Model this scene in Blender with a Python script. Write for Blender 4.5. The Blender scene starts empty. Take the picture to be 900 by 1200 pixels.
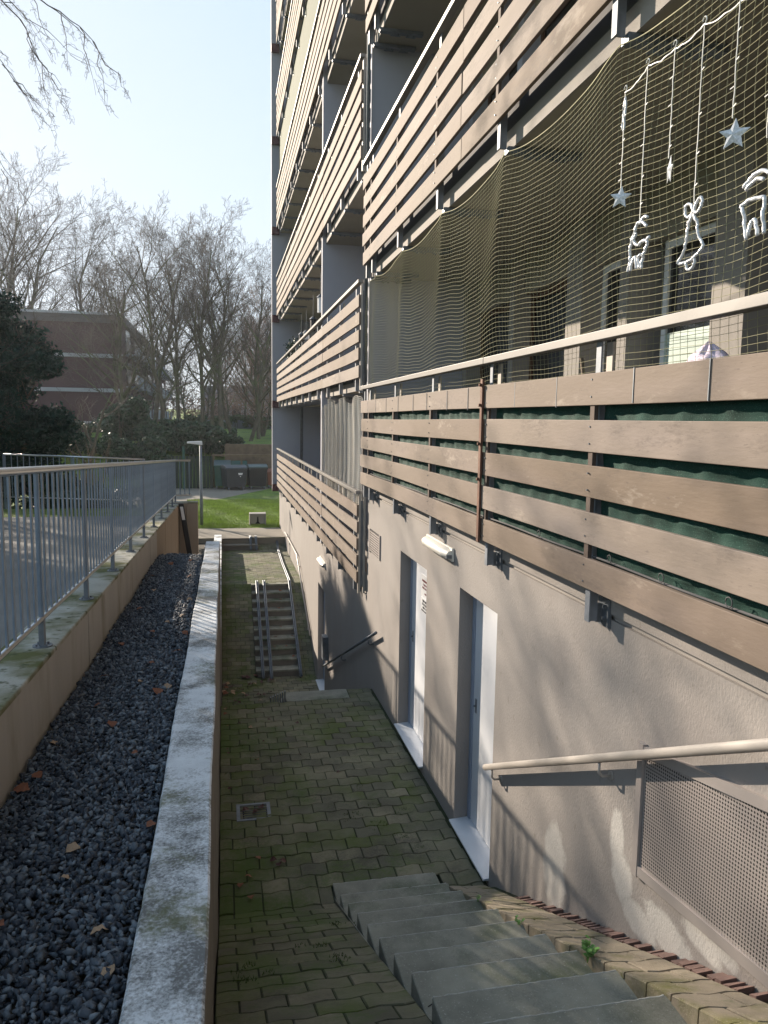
import bpy, math, random
import numpy as np
from mathutils import Vector, Matrix
R = math.radians
rnd = random.Random(7)
sc = bpy.context.scene
COL = sc.collection

# ------------------------------------------------------------------ camera
cam_d = bpy.data.cameras.new("camera")
cam_d.sensor_fit = 'VERTICAL'; cam_d.sensor_height = 36; cam_d.sensor_width = 36
cam_d.lens = 27.0; cam_d.clip_start = 0.05; cam_d.clip_end = 2000
cam = bpy.data.objects.new("camera", cam_d); COL.objects.link(cam)
_rt = (0.97873558, -0.20459299, 0.01477741)
_up = (0.00972088, 0.11822128, 0.99293969)
_fw = (0.20489551, 0.97168176, -0.1176962)
cam.matrix_world = Matrix(((_rt[0], _up[0], -_fw[0], 0), (_rt[1], _up[1], -_fw[1], 0), (_rt[2], _up[2], -_fw[2], 0), (0, 0, 0, 1)))
sc.camera = cam

# ------------------------------------------------------------------ sky, sun, exposure
SUN = Vector((-1.0, 1.75, 0.72)).normalized()          # towards the sun
el = math.asin(SUN.z); az = math.atan2(SUN.x, SUN.y)   # az measured from +Y clockwise
w = bpy.data.worlds.new("World"); sc.world = w; w.use_nodes = True
nt = w.node_tree; nt.nodes.clear()
sky = nt.nodes.new('ShaderNodeTexSky'); sky.sky_type = 'NISHITA'; sky.sun_disc = False
sky.sun_elevation = el; sky.sun_rotation = az
sky.air_density = 1.0; sky.dust_density = 0.35; sky.ozone_density = 1.0; sky.altitude = 50
bg = nt.nodes.new('ShaderNodeBackground'); bg.inputs[1].default_value = 0.15
wo = nt.nodes.new('ShaderNodeOutputWorld')
# sky brightness compressed, sun-side glow capped and dim parts lifted: c * 3.9 / (c + 1.15)
def vm(op, a, b):
    n_ = nt.nodes.new('ShaderNodeVectorMath'); n_.operation = op; nt.links.new(a, n_.inputs[0])
    if isinstance(b, tuple): n_.inputs[1].default_value = b
    else: nt.links.new(b, n_.inputs[1])
    return n_.outputs[0]
_num = vm('MULTIPLY', sky.outputs[0], (2.95, 3.18, 3.45)); _den = vm('ADD', sky.outputs[0], (1.15, 1.05, 0.95))
nt.links.new(vm('DIVIDE', _num, _den), bg.inputs[0]); nt.links.new(bg.outputs[0], wo.inputs[0])
sl = bpy.data.lights.new("sun", 'SUN'); sl.energy = 4.6; sl.angle = R(0.55); sl.color = (1.0, 0.86, 0.70)
so = bpy.data.objects.new("sun", sl); COL.objects.link(so)
so.rotation_euler = SUN.to_track_quat('Z', 'Y').to_euler(); so.location = SUN * 50
sc.view_settings.view_transform = 'Standard'; sc.view_settings.look = 'None'
sc.view_settings.exposure = 1.24; sc.view_settings.gamma = 1; sc.view_settings.use_curve_mapping = False
sc.cycles.max_bounces = 8; sc.cycles.volume_bounces = 1; sc.cycles.transparent_max_bounces = 12
sc.cycles.volume_step_rate = 4
try: sc.cycles.use_denoising = True
except Exception: pass

# ------------------------------------------------------------------ materials
MATS = {}
def mat(name, col, rough=0.8, metal=0.0, var=0.0, vscale=3.0, bump=0.0, bscale=60.0, col2=None, c2scale=2.0, c2lo=0.45, c2hi=0.6,
        col3=None, c3scale=20.0, c3lo=0.62, c3hi=0.7, stretch=(1, 1, 1), spec=0.4, trans=0.0, sss=0, detail=6, bdist=0.01):
    if name in MATS: return MATS[name]
    m = bpy.data.materials.new(name); m.use_nodes = True; MATS[name] = m
    n = m.node_tree; N = n.nodes; L = n.links
    b = N['Principled BSDF']
    b.inputs['Roughness'].default_value = rough; b.inputs['Metallic'].default_value = metal
    b.inputs['Specular IOR Level'].default_value = spec
    tc = N.new('ShaderNodeTexCoord'); mp = N.new('ShaderNodeMapping'); mp.inputs['Scale'].default_value = stretch
    L.new(tc.outputs['Object'], mp.inputs[0])
    def noise(s, d=detail, r=0.6):
        t = N.new('ShaderNodeTexNoise'); t.inputs['Scale'].default_value = s; t.inputs['Detail'].default_value = d
        t.inputs['Roughness'].default_value = r; L.new(mp.outputs[0], t.inputs['Vector']); return t.outputs[0]
    def ramp(f, lo, hi):
        r = N.new('ShaderNodeMapRange'); r.inputs[1].default_value = lo; r.inputs[2].default_value = hi; L.new(f, r.inputs[0]); return r.outputs[0]
    def mix(f, a, c):
        x = N.new('ShaderNodeMix'); x.data_type = 'RGBA'
        if f is not None: L.new(f, x.inputs[0])
        for k, v in ((6, a), (7, c)):
            if isinstance(v, tuple): x.inputs[k].default_value = (*v, 1)
            else: L.new(v, x.inputs[k])
        return x.outputs[2]
    cur = tuple(col)
    if var > 0:
        d = tuple(max(0, c * (1 - var)) for c in col); h = tuple(min(1, c * (1 + var)) for c in col)
        cur = mix(ramp(noise(vscale), 0.3, 0.7), d, h)
    if col2 is not None: cur = mix(ramp(noise(c2scale), c2lo, c2hi), cur, tuple(col2))
    if col3 is not None: cur = mix(ramp(noise(c3scale, 3), c3lo, c3hi), cur, tuple(col3))
    if isinstance(cur, tuple): b.inputs['Base Color'].default_value = (*cur, 1)
    else: L.new(cur, b.inputs['Base Color'])
    if bump > 0:
        bp = N.new('ShaderNodeBump'); bp.inputs['Strength'].default_value = bump; bp.inputs['Distance'].default_value = bdist
        L.new(noise(bscale, 5), bp.inputs['Height']); L.new(bp.outputs[0], b.inputs['Normal'])
    if trans > 0:
        b.inputs['Transmission Weight'].default_value = trans
    return m

M_render = mat('taupe_render', (0.285, 0.262, 0.245), 0.9, var=0.07, vscale=1.3, bump=0.32, bscale=90, col2=(0.27, 0.24, 0.22), c2scale=0.9, c2lo=0.5, c2hi=0.75, col3=(0.235, 0.21, 0.19), c3scale=26, c3lo=0.66, c3hi=0.72, stretch=(1, 1, 0.55), bdist=0.012)
M_lilac = mat('pale_grey_paint', (0.36, 0.37, 0.42), 0.8, var=0.05, vscale=0.8, bump=0.1, bscale=60)
M_soffit = mat('soffit_concrete', (0.32, 0.29, 0.235), 0.9, var=0.08, vscale=1.5, bump=0.15, bscale=40)
M_fascia = mat('slab_edge', (0.30, 0.275, 0.25), 0.85, var=0.06, vscale=2, bump=0.1)
M_board = mat('stained_board', (0.188, 0.143, 0.107), 0.8, var=0.11, vscale=2.2, bump=0.35, bscale=26, col2=(0.21, 0.165, 0.14), c2scale=1.1, c2lo=0.45, c2hi=0.75, col3=(0.14, 0.105, 0.085), c3scale=34, c3lo=0.67, c3hi=0.73, stretch=(1, 0.45, 2.4), bdist=0.004)
def per_object(m, amt=0.18):
    n = m.node_tree; b = n.nodes['Principled BSDF']; src = b.inputs['Base Color'].links[0].from_socket
    oi = n.nodes.new('ShaderNodeObjectInfo'); r = n.nodes.new('ShaderNodeMapRange'); r.inputs[3].default_value = 1 - amt; r.inputs[4].default_value = 1 + amt; n.links.new(oi.outputs['Random'], r.inputs[0])
    h = n.nodes.new('ShaderNodeHueSaturation'); n.links.new(src, h.inputs['Color']); n.links.new(r.outputs[0], h.inputs['Value'])
    r2 = n.nodes.new('ShaderNodeMapRange'); r2.inputs[3].default_value = 1.15; r2.inputs[4].default_value = 0.78; n.links.new(oi.outputs['Random'], r2.inputs[0]); n.links.new(r2.outputs[0], h.inputs['Saturation'])
    n.links.new(h.outputs[0], b.inputs['Base Color'])
M_BOARD_DONE = True
per_object(M_board)
M_rail = mat('pale_rail_paint', (0.19, 0.176, 0.16), 0.5, var=0.06, vscale=4, col3=(0.25, 0.15, 0.09), c3scale=9, c3lo=0.72, c3hi=0.76)
M_post = mat('post_paint', (0.42, 0.38, 0.33), 0.5, var=0.06, vscale=4)
M_galv = mat('galvanised_steel', (0.22, 0.24, 0.27), 0.6, 0.25, var=0.18, vscale=14, bump=0.05)
M_steeldark = mat('weathered_steel', (0.17, 0.19, 0.215), 0.5, 0.6, var=0.2, vscale=9)
M_fence = mat('fence_steel', (0.21, 0.26, 0.32), 0.45, 0.55, var=0.12, vscale=10)
M_stainless = mat('handrail_steel', (0.58, 0.58, 0.58), 0.28, 0.95, var=0.06, vscale=7)
M_guide = mat('guide_steel', (0.13, 0.15, 0.175), 0.5, 0.5, var=0.2, vscale=9)
M_shade_cable = mat('shade_strip_and_cable', (0.085, 0.085, 0.09), 0.85)  # near-black for the painted shade on upper slab fascias; the cable shares it
M_nose = mat('worn_nosing', (0.34, 0.34, 0.31), 0.85, var=0.25, vscale=22, bump=0.4, bscale=90)
M_spacer = mat('brown_spacer', (0.10, 0.07, 0.055), 0.8, var=0.2, vscale=20)
M_panelg = mat('dark_green_panel', (0.014, 0.026, 0.020), 0.8, var=0.2)
M_maroon = mat('maroon_paint', (0.07, 0.02, 0.025), 0.6)
M_rust = mat('rusty_strip', (0.14, 0.065, 0.04), 0.75, 0.2, var=0.3, vscale=18, bump=0.2)
M_white = mat('white_paint', (0.78, 0.79, 0.80), 0.5, var=0.03, vscale=3)
M_door = mat('door_paint', (0.66, 0.68, 0.72), 0.42, 0.0, var=0.04, vscale=2, stretch=(1, 1, 0.4), col2=(0.58, 0.60, 0.63), c2scale=1.6, c2lo=0.5, c2hi=0.8)
M_doorframe = mat('door_frame_paint', (0.28, 0.33, 0.42), 0.5, 0.1, var=0.05)
M_sill = mat('sill_metal', (0.62, 0.65, 0.70), 0.45, 0.25, var=0.05)
M_dark = mat('dark_void', (0.012, 0.013, 0.015), 0.8)
M_blackp = mat('black_plastic', (0.012, 0.013, 0.016), 0.45, var=0.1)
M_bin = mat('bin_plastic', (0.035, 0.037, 0.042), 0.45, var=0.15, vscale=3)
M_binlid = mat('bin_lid_plastic', (0.06, 0.07, 0.085), 0.35)
M_green = mat('green_container', (0.012, 0.075, 0.055), 0.5, var=0.1)
M_lidteal = mat('pale_lid', (0.07, 0.105, 0.11), 0.3)
M_orange = mat('rust_bin', (0.20, 0.075, 0.04), 0.7, var=0.15)
M_wood = mat('wood_post', (0.14, 0.10, 0.06), 0.8, var=0.2, vscale=5)
M_screen = mat('green_shade_cloth', (0.004, 0.045, 0.034), 0.85, var=0.3, vscale=9, bump=0.6, bscale=420, col3=(0.07, 0.17, 0.13), c3scale=210, c3lo=0.60, c3hi=0.68, bdist=0.004)
M_net = mat('netting_twine', (0.42, 0.40, 0.24), 0.8)
M_netw = mat('white_netting_twine', (0.66, 0.62, 0.55), 0.8)
M_clear = mat('clear_plastic_tube', (0.62, 0.64, 0.67), 0.25, var=0.25, vscale=120, spec=0.8)
M_cord = mat('light_cord', (0.70, 0.70, 0.66), 0.5)
M_asphalt = mat('ramp_asphalt', (0.20, 0.195, 0.185), 0.9, var=0.15, vscale=1.2, bump=0.5, bscale=120)
M_path = mat('concrete_path', (0.20, 0.175, 0.14), 0.9, var=0.12, vscale=1.5, bump=0.3, bscale=60)
M_step = mat('step_concrete', (0.23, 0.228, 0.188), 0.85, var=0.3, vscale=3.5, bump=0.5, bscale=260, col2=(0.06, 0.085, 0.045), c2scale=1.9, c2lo=0.52, c2hi=0.72, col3=(0.34, 0.34, 0.31), c3scale=120, c3lo=0.62, c3hi=0.68, bdist=0.003)
M_paver = mat('grey_paver', (0.150, 0.143, 0.094), 0.85, var=0.28, vscale=3.2, bump=0.5, bscale=150, col2=(0.070, 0.095, 0.018), c2scale=1.1, c2lo=0.46, c2hi=0.64, col3=(0.26, 0.21, 0.18), c3scale=170, c3lo=0.66, c3hi=0.72, bdist=0.004)
M_paver_d = mat('grey_paver_dark', (0.112, 0.108, 0.073), 0.85, var=0.28, vscale=3.2, bump=0.5, bscale=150, bdist=0.004)
M_paver_w = mat('grey_paver_warm', (0.172, 0.158, 0.105), 0.85, var=0.28, vscale=3.2, bump=0.5, bscale=150, bdist=0.004)
M_paver_l = mat('buff_paver', (0.25, 0.21, 0.155), 0.85, var=0.22, vscale=5, bump=0.6, bscale=120, col2=(0.13, 0.125, 0.045), c2scale=3.2, c2lo=0.5, c2hi=0.66, col3=(0.36, 0.31, 0.23), c3scale=110, c3lo=0.62, c3hi=0.70, bdist=0.005)
M_moss = mat('mossy_joint', (0.022, 0.030, 0.010), 0.95, var=0.4, vscale=8, bump=0.8, bscale=90)
M_mossg = mat('moss_green', (0.045, 0.085, 0.012), 0.95, var=0.4, vscale=14, bump=0.8, bscale=180)
M_redbrick = mat('red_clinker', (0.20, 0.125, 0.105), 0.8, var=0.3, vscale=9, bump=0.4, bscale=90)
M_retain = mat('retaining_concrete', (0.42, 0.40, 0.37), 0.88, var=0.12, vscale=1.4, bump=0.3, bscale=50, col2=(0.17, 0.155, 0.09), c2scale=1.4, c2lo=0.52, c2hi=0.78, stretch=(1.4, 1.4, 0.4))
M_retaintop = mat('mossy_coping', (0.42, 0.41, 0.36), 0.9, var=0.12, vscale=3, bump=0.5, bscale=60, col2=(0.12, 0.125, 0.04), c2scale=1.7, c2lo=0.44, c2hi=0.60, col3=(0.07, 0.08, 0.03), c3scale=9, c3lo=0.58, c3hi=0.68)
M_tan = mat('tan_concrete', (0.33, 0.265, 0.20), 0.88, var=0.08, vscale=1.6, bump=0.2, bscale=40)
M_whitewall = mat('weathered_white_coping', (0.72, 0.75, 0.78), 0.85, var=0.10, vscale=9, bump=0.8, bscale=110, bdist=0.006)
def lichen(m, dark, green, big=1.7, fine=75.0, lo=0.50, hi=0.66, streak=(1, 1, 1), xb=None):
    n = m.node_tree; N = n.nodes; L = n.links; b = N['Principled BSDF']; src = b.inputs['Base Color'].links[0].from_socket
    tc = N.new('ShaderNodeTexCoord'); mp = N.new('ShaderNodeMapping'); mp.inputs['Scale'].default_value = streak; L.new(tc.outputs['Object'], mp.inputs[0])
    def nz(s_, d, r_=0.6, off=0.0):
        t = N.new('ShaderNodeTexNoise'); t.inputs['Scale'].default_value = s_; t.inputs['Detail'].default_value = d; t.inputs['Roughness'].default_value = r_
        a = N.new('ShaderNodeVectorMath'); a.operation = 'ADD'; a.inputs[1].default_value = (off, off, off); L.new(mp.outputs[0], a.inputs[0]); L.new(a.outputs[0], t.inputs['Vector']); return t.outputs[0]
    def ma(op, a, c):
        x = N.new('ShaderNodeMath'); x.operation = op
        for k, v in ((0, a), (1, c)):
            if isinstance(v, float): x.inputs[k].default_value = v
            else: L.new(v, x.inputs[k])
        return x.outputs[0]
    def rg(f, a, c):
        r = N.new('ShaderNodeMapRange'); r.inputs[1].default_value = a; r.inputs[2].default_value = c; L.new(f, r.inputs[0]); return r.outputs[0]
    def mx(f, a, c):
        x = N.new('ShaderNodeMix'); x.data_type = 'RGBA'; L.new(f, x.inputs[0]); L.new(a, x.inputs[6]); x.inputs[7].default_value = (*c, 1); return x.outputs[2]
    f1 = ma('ADD', ma('MULTIPLY', nz(big, 6, 0.7), 0.72), ma('MULTIPLY', nz(fine, 3, 0.7), 0.28))
    c = mx(ma('MULTIPLY', rg(f1, lo, hi), 0.85), src, dark)
    f2 = ma('ADD', ma('MULTIPLY', nz(big * 0.8, 5, 0.7, 7.3), 0.78), ma('MULTIPLY', nz(fine * 0.6, 3, 0.7, 3.1), 0.22))
    if xb:
        sx = N.new('ShaderNodeSeparateXYZ'); L.new(tc.outputs['Object'], sx.inputs[0]); f2 = ma('ADD', f2, ma('MULTIPLY', rg(sx.outputs[0], xb[1], xb[0]), xb[2]))
    c = mx(ma('MULTIPLY', rg(f2, lo + 0.05, hi + 0.03), 0.8), c, green)
    L.new(c, b.inputs['Base Color'])
lichen(M_whitewall, (0.085, 0.085, 0.078), (0.14, 0.15, 0.07), big=2.1, fine=85, lo=0.478, hi=0.59)
lichen(M_board, (0.10, 0.078, 0.064), (0.40, 0.34, 0.28), big=2.6, fine=46.0, lo=0.53, hi=0.70, streak=(1, 0.5, 1.6))
lichen(M_paver, (0.055, 0.052, 0.040), (0.055, 0.100, 0.010), big=1.5, fine=60.0, lo=0.50, hi=0.66, xb=(-0.05, 0.9, 0.13))
lichen(M_step, (0.085, 0.085, 0.07), (0.075, 0.10, 0.04), big=2.2, fine=140.0, lo=0.50, hi=0.70)
for q_ in (M_paver_d, M_paver_w): lichen(q_, (0.055, 0.052, 0.040), (0.055, 0.100, 0.010), big=1.5, fine=60.0, lo=0.50, hi=0.66, xb=(-0.05, 0.9, 0.13))
lichen(M_paver_l, (0.13, 0.115, 0.07), (0.10, 0.12, 0.03), big=4.0, fine=60.0, lo=0.52, hi=0.66)
M_wallside = mat('grey_retaining_face', (0.17, 0.155, 0.135), 0.9, var=0.15, vscale=3, bump=0.3)
M_grass = mat('lawn_grass', (0.15, 0.225, 0.028), 0.95, var=0.38, vscale=5, bump=1.0, bscale=55, col2=(0.055, 0.09, 0.018), c2scale=0.7, c2lo=0.45, c2hi=0.7, bdist=0.06)
M_grassblade = mat('grass_blades', (0.25, 0.34, 0.045), 0.7, var=0.35, vscale=2.0)
M_soil = mat('leafy_soil', (0.055, 0.045, 0.03), 0.95, var=0.3, vscale=1, bump=0.6, bscale=20)
M_stone = mat('slate_chippings', (0.040, 0.052, 0.072), 0.68, var=0.55, vscale=28, bump=0.2, bscale=120, spec=0.5)
def per_island(m, lo, hi, p_=2.2):
    n = m.node_tree; b = n.nodes['Principled BSDF']; g = n.nodes.new('ShaderNodeNewGeometry'); q = n.nodes.new('ShaderNodeMath'); q.operation = 'POWER'; q.inputs[1].default_value = p_
    n.links.new(g.outputs['Random Per Island'], q.inputs[0]); x = n.nodes.new('ShaderNodeMix'); x.data_type = 'RGBA'; n.links.new(q.outputs[0], x.inputs[0]); x.inputs[6].default_value = (*lo, 1); x.inputs[7].default_value = (*hi, 1)
    n.links.new(x.outputs[2], b.inputs['Base Color'])
per_island(M_stone, (0.030, 0.040, 0.058), (0.20, 0.235, 0.27))
M_leaf = mat('dry_leaf', (0.22, 0.085, 0.045), 0.75, var=0.35, vscale=30)
M_leaf2 = mat('pale_dry_leaf', (0.36, 0.24, 0.15), 0.75, var=0.3, vscale=30)
M_leafdark = mat('wet_dark_leaf', (0.075, 0.025, 0.02), 0.6, var=0.3, vscale=30)
M_weed = mat('weed_leaf', (0.10, 0.24, 0.05), 0.6, var=0.2, vscale=30)
M_bark = mat('tree_bark', (0.10, 0.082, 0.060), 0.95, var=0.3, vscale=3, bump=0.5, bscale=14, col2=(0.10, 0.11, 0.05), c2scale=0.7)
M_twig = mat('tree_twigs', (0.085, 0.066, 0.052), 0.9, var=0.2, vscale=1)
M_twigred = mat('brown_twigs', (0.17, 0.10, 0.07), 0.9, var=0.2, vscale=1)
M_yew = mat('yew_foliage', (0.014, 0.040, 0.028), 0.75, var=0.6, vscale=2.2, spec=0.3)
M_shrub = mat('shrub_foliage', (0.028, 0.058, 0.024), 0.5, var=0.6, vscale=2.5)
M_hedge = mat('hedge_foliage', (0.06, 0.085, 0.03), 0.7, var=0.5, vscale=1.5)
M_farbrick = mat('dark_red_brick', (0.075, 0.036, 0.038), 0.9, var=0.12, vscale=0.6, bump=0.2, bscale=8)
M_farband = mat('pale_band', (0.34, 0.34, 0.36), 0.8)
M_farpale = mat('pale_cladding', (0.26, 0.28, 0.32), 0.8, var=0.1)
M_roof = mat('roof_tile', (0.10, 0.085, 0.085), 0.9, var=0.1)
M_gwall = mat('garden_brick', (0.13, 0.095, 0.062), 0.9, var=0.3, vscale=2.5, bump=0.3)
M_pane = mat('window_pane', (0.015, 0.018, 0.02), 0.05, spec=1.0)
M_blind = mat('pale_green_blind', (0.50, 0.60, 0.54), 0.7)
M_olive = mat('olive_blind', (0.055, 0.075, 0.036), 0.85, var=0.05)
M_cloth = mat('pink_white_cloth', (0.72, 0.62, 0.74), 0.8, var=0.15, vscale=25)
M_plaster = mat('white_plaster_patch', (0.52, 0.50, 0.46), 0.95, var=0.12, vscale=14, bump=0.7, bscale=60)
M_grille = mat('grille_metal', (0.42, 0.38, 0.36), 0.5, 0.4, var=0.06)
M_sign = mat('sign_white', (0.80, 0.80, 0.80), 0.4)
M_inkr = mat('sign_ink_red', (0.16, 0.02, 0.03), 0.5)
M_inkb = mat('sign_ink_black', (0.02, 0.02, 0.03), 0.5)
M_lampw = mat('lamp_plastic', (0.80, 0.76, 0.68), 0.35)
M_rail_w = mat('white_handrail_paint', (0.36, 0.335, 0.31), 0.4, var=0.05)
M_terra = mat('timber_frame_dark', (0.10, 0.05, 0.03), 0.7)

# ------------------------------------------------------------------ mesh building
class MB:
    def __init__(s): s.v = []; s.f = []; s.n = 0
    def add(s, v, f):
        v = np.asarray(v, float).reshape(-1, 3); s.v.append(v)
        s.f.extend([tuple(i + s.n for i in q) for q in f]); s.n += len(v); return s
    def box(s, x0, x1, y0, y1, z0, z1):
        return s.add([(x0, y0, z0), (x1, y0, z0), (x1, y1, z0), (x0, y1, z0), (x0, y0, z1), (x1, y0, z1), (x1, y1, z1), (x0, y1, z1)],
                     [(0, 3, 2, 1), (4, 5, 6, 7), (0, 1, 5, 4), (1, 2, 6, 5), (2, 3, 7, 6), (3, 0, 4, 7)])
    def sbox(s, x0, x1, y0, y1, zb, zt):   # zb, zt: functions of y
        return s.add([(x0, y0, zb(y0)), (x1, y0, zb(y0)), (x1, y1, zb(y1)), (x0, y1, zb(y1)), (x0, y0, zt(y0)), (x1, y0, zt(y0)), (x1, y1, zt(y1)), (x0, y1, zt(y1))],
                     [(0, 3, 2, 1), (4, 5, 6, 7), (0, 1, 5, 4), (1, 2, 6, 5), (2, 3, 7, 6), (3, 0, 4, 7)])
    def prism(s, poly, axis, a, b):        # polygon in the other two axes, extruded
        k = len(poly); vs = []
        for t in (a, b):
            for p in poly:
                q = [p[0], p[1]]; q.insert(axis, t); vs.append(tuple(q))
        fs = [tuple(range(k)), tuple(range(2 * k - 1, k - 1, -1))]
        fs += [(i, i + k, (i + 1) % k + k, (i + 1) % k) for i in range(k)]
        return s.add(vs, fs)
    def tube(s, pts, r, sides=8, caps=True):
        pts = [Vector(p) for p in pts]; k = len(pts); rr = r if hasattr(r, '__len__') else [r] * k
        vs = []; nrm = None
        for i in range(k):
            t = (pts[min(i + 1, k - 1)] - pts[max(i - 1, 0)]).normalized()
            if nrm is None:
                nrm = t.orthogonal().normalized()
            else:
                nrm = (nrm - t * nrm.dot(t))
                nrm = nrm.normalized() if nrm.length > 1e-6 else t.orthogonal().normalized()
            bn = t.cross(nrm)
            for j in range(sides):
                a = 2 * math.pi * j / sides
                vs.append(tuple(pts[i] + (nrm * math.cos(a) + bn * math.sin(a)) * rr[i]))
        fs = [(i * sides + j, i * sides + (j + 1) % sides, (i + 1) * sides + (j + 1) % sides, (i + 1) * sides + j) for i in range(k - 1) for j in range(sides)]
        if caps: fs += [tuple(range(sides - 1, -1, -1)), tuple(range((k - 1) * sides, k * sides))]
        return s.add(vs, fs)
    def cyl(s, x, y, z0, z1, r, sides=12): return s.tube([(x, y, z0), (x, y, z1)], r, sides)
    def build(s, name, m, parent=None, smooth=False, bevel=0.0):
        me = bpy.data.meshes.new(name)
        V = np.concatenate(s.v) if s.v else np.zeros((0, 3))
        me.from_pydata(V.tolist(), [], s.f); me.update()
        if smooth: me.polygons.foreach_set('use_smooth', [True] * len(me.polygons))
        o = bpy.data.objects.new(name, me); COL.objects.link(o)
        if m: me.materials.append(m)
        if parent: o.parent = parent
        if bevel > 0:
            b = o.modifiers.new('bevel', 'BEVEL'); b.width = bevel; b.segments = 2; b.limit_method = 'ANGLE'; b.angle_limit = R(40)
        return o

def rawmesh(name, V, F, m, parent=None, smooth=False):
    """V (n,3) and F (m,k) numpy arrays, all faces with k corners"""
    me = bpy.data.meshes.new(name); n, k = F.shape
    me.vertices.add(len(V)); me.vertices.foreach_set('co', V.astype(np.float32).ravel())
    me.loops.add(n * k); me.loops.foreach_set('vertex_index', F.astype(np.int32).ravel())
    me.polygons.add(n); me.polygons.foreach_set('loop_start', np.arange(0, n * k, k, dtype=np.int32))
    me.polygons.foreach_set('loop_total', np.full(n, k, dtype=np.int32))
    if smooth: me.polygons.foreach_set('use_smooth', np.ones(n, bool))
    me.update(calc_edges=True); me.validate()
    o = bpy.data.objects.new(name, me); COL.objects.link(o); me.materials.append(m)
    if parent: o.parent = parent
    return o

def tag(o, label, cat, group=None):
    o['label'] = label; o['category'] = cat
    if group: o['group'] = group
    return o
def struct(o): o['kind'] = 'structure'; return o
def stuff(o, label, cat): o['kind'] = 'stuff'; o['label'] = label; o['category'] = cat; return o
def empty(name, label, cat, loc=(0, 0, 0), group=None):
    o = bpy.data.objects.new(name, None); o.empty_display_size = 0.2; COL.objects.link(o)
    o.location = loc; tag(o, label, cat, group); return o
def copy_tree(o, parent=None):
    kids = [c for c in COL.objects if c.parent is o]
    c = o.copy(); COL.objects.link(c); c.parent = parent
    for k in kids: copy_tree(k, c)
    return c

# =================================================================== SETTING: ground surfaces
XW = 1.93      # basement wall face
XB = 1.80      # outer face of the balcony boards
ZUP = -3.72    # level of the upper path and lawn

def ground_h(x, y):
    a = -1.27 - 0.041 * min(max(y, -30), 17.5)
    t = min(1, max(0, (y - 17.6) / 5.0)); t = t * t * (3 - 2 * t)
    h = a * (1 - t) + ZUP * t
    if y > 42.5:
        e = 1.5 if 0.1 < x < 2.9 else 6.0
        t = min(1, max(0, (y - 43.6) / e)) if 0.1 < x < 2.9 else min(1, max(0, (y - 42.5) / 5.0))
        h = ZUP + t * (-1.52 - ZUP)
        if y > 62: h += (min(y, 260) - 62) * 0.022
    return h
def sheet(name, m, xs, ys, hf):
    V = [(x, y, hf(x, y)) for y in ys for x in xs]; nx = len(xs)
    F = [(j * nx + i, j * nx + i + 1, (j + 1) * nx + i + 1, (j + 1) * nx + i) for j in range(len(ys) - 1) for i in range(nx - 1)]
    b = MB(); b.add(V, F); return struct(b.build(name, m, smooth=True))
ysl = [-60, -30, -10, 0, 5, 10, 14, 17, 17.6, 18.2, 19, 20, 21, 22, 23, 24.3]
sheet('ground', M_grass, [-600, -200, -60, -30, -15, -8, -4, -2, -1.262], ysl, ground_h)
ysf = [24.3, 26, 30, 34, 38, 42.4, 43.2, 43.6, 44.2, 44.8, 45.2, 46, 47, 48, 50, 55, 62, 70, 80, 95, 120, 180, 260, 600, 1500]
g2 = sheet('lawn', M_grass, [-900, -300, -90, -40, -20, -10, -5, -2, -1, 0.05, 0.15, 1.5, 2.85, 3.0, 5, 10, 20, 60, 250, 900], ysf, ground_h)
# asphalt ramp on the left, behind the steel fence
b = MB(); b.sbox(-6.2, -1.262, -12, 15.4, lambda y: -1.6 - 0.041 * y, lambda y: -1.262 - 0.041 * y); struct(b.build('ramp', M_asphalt))
# paths on the lawn
b = MB(); b.box(-6.0, 3.4, 24.32, 26.5, ZUP - 0.3, ZUP + 0.004); struct(b.build('path', M_path))
b = MB(); b.prism([(-8, 33.2), (-0.9, 34.9), (3.0, 42.8), (4.2, 43.3), (-1.5, 42.3), (-8, 42.0)], 2, ZUP - 0.2, ZUP + 0.006); struct(b.build('path', M_path))
# deep base under the sunken way
b = MB(); b.box(-1.2, 1.93, 9.6, 24.3, -6.2, -5.62); struct(b.build('ground', M_soil))
# lower gravel bed behind the crest
b = MB(); b.box(-1.3, -0.27, 11.6, 24.3, -4.2, -3.86); struct(b.build('ground', M_soil))


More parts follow.
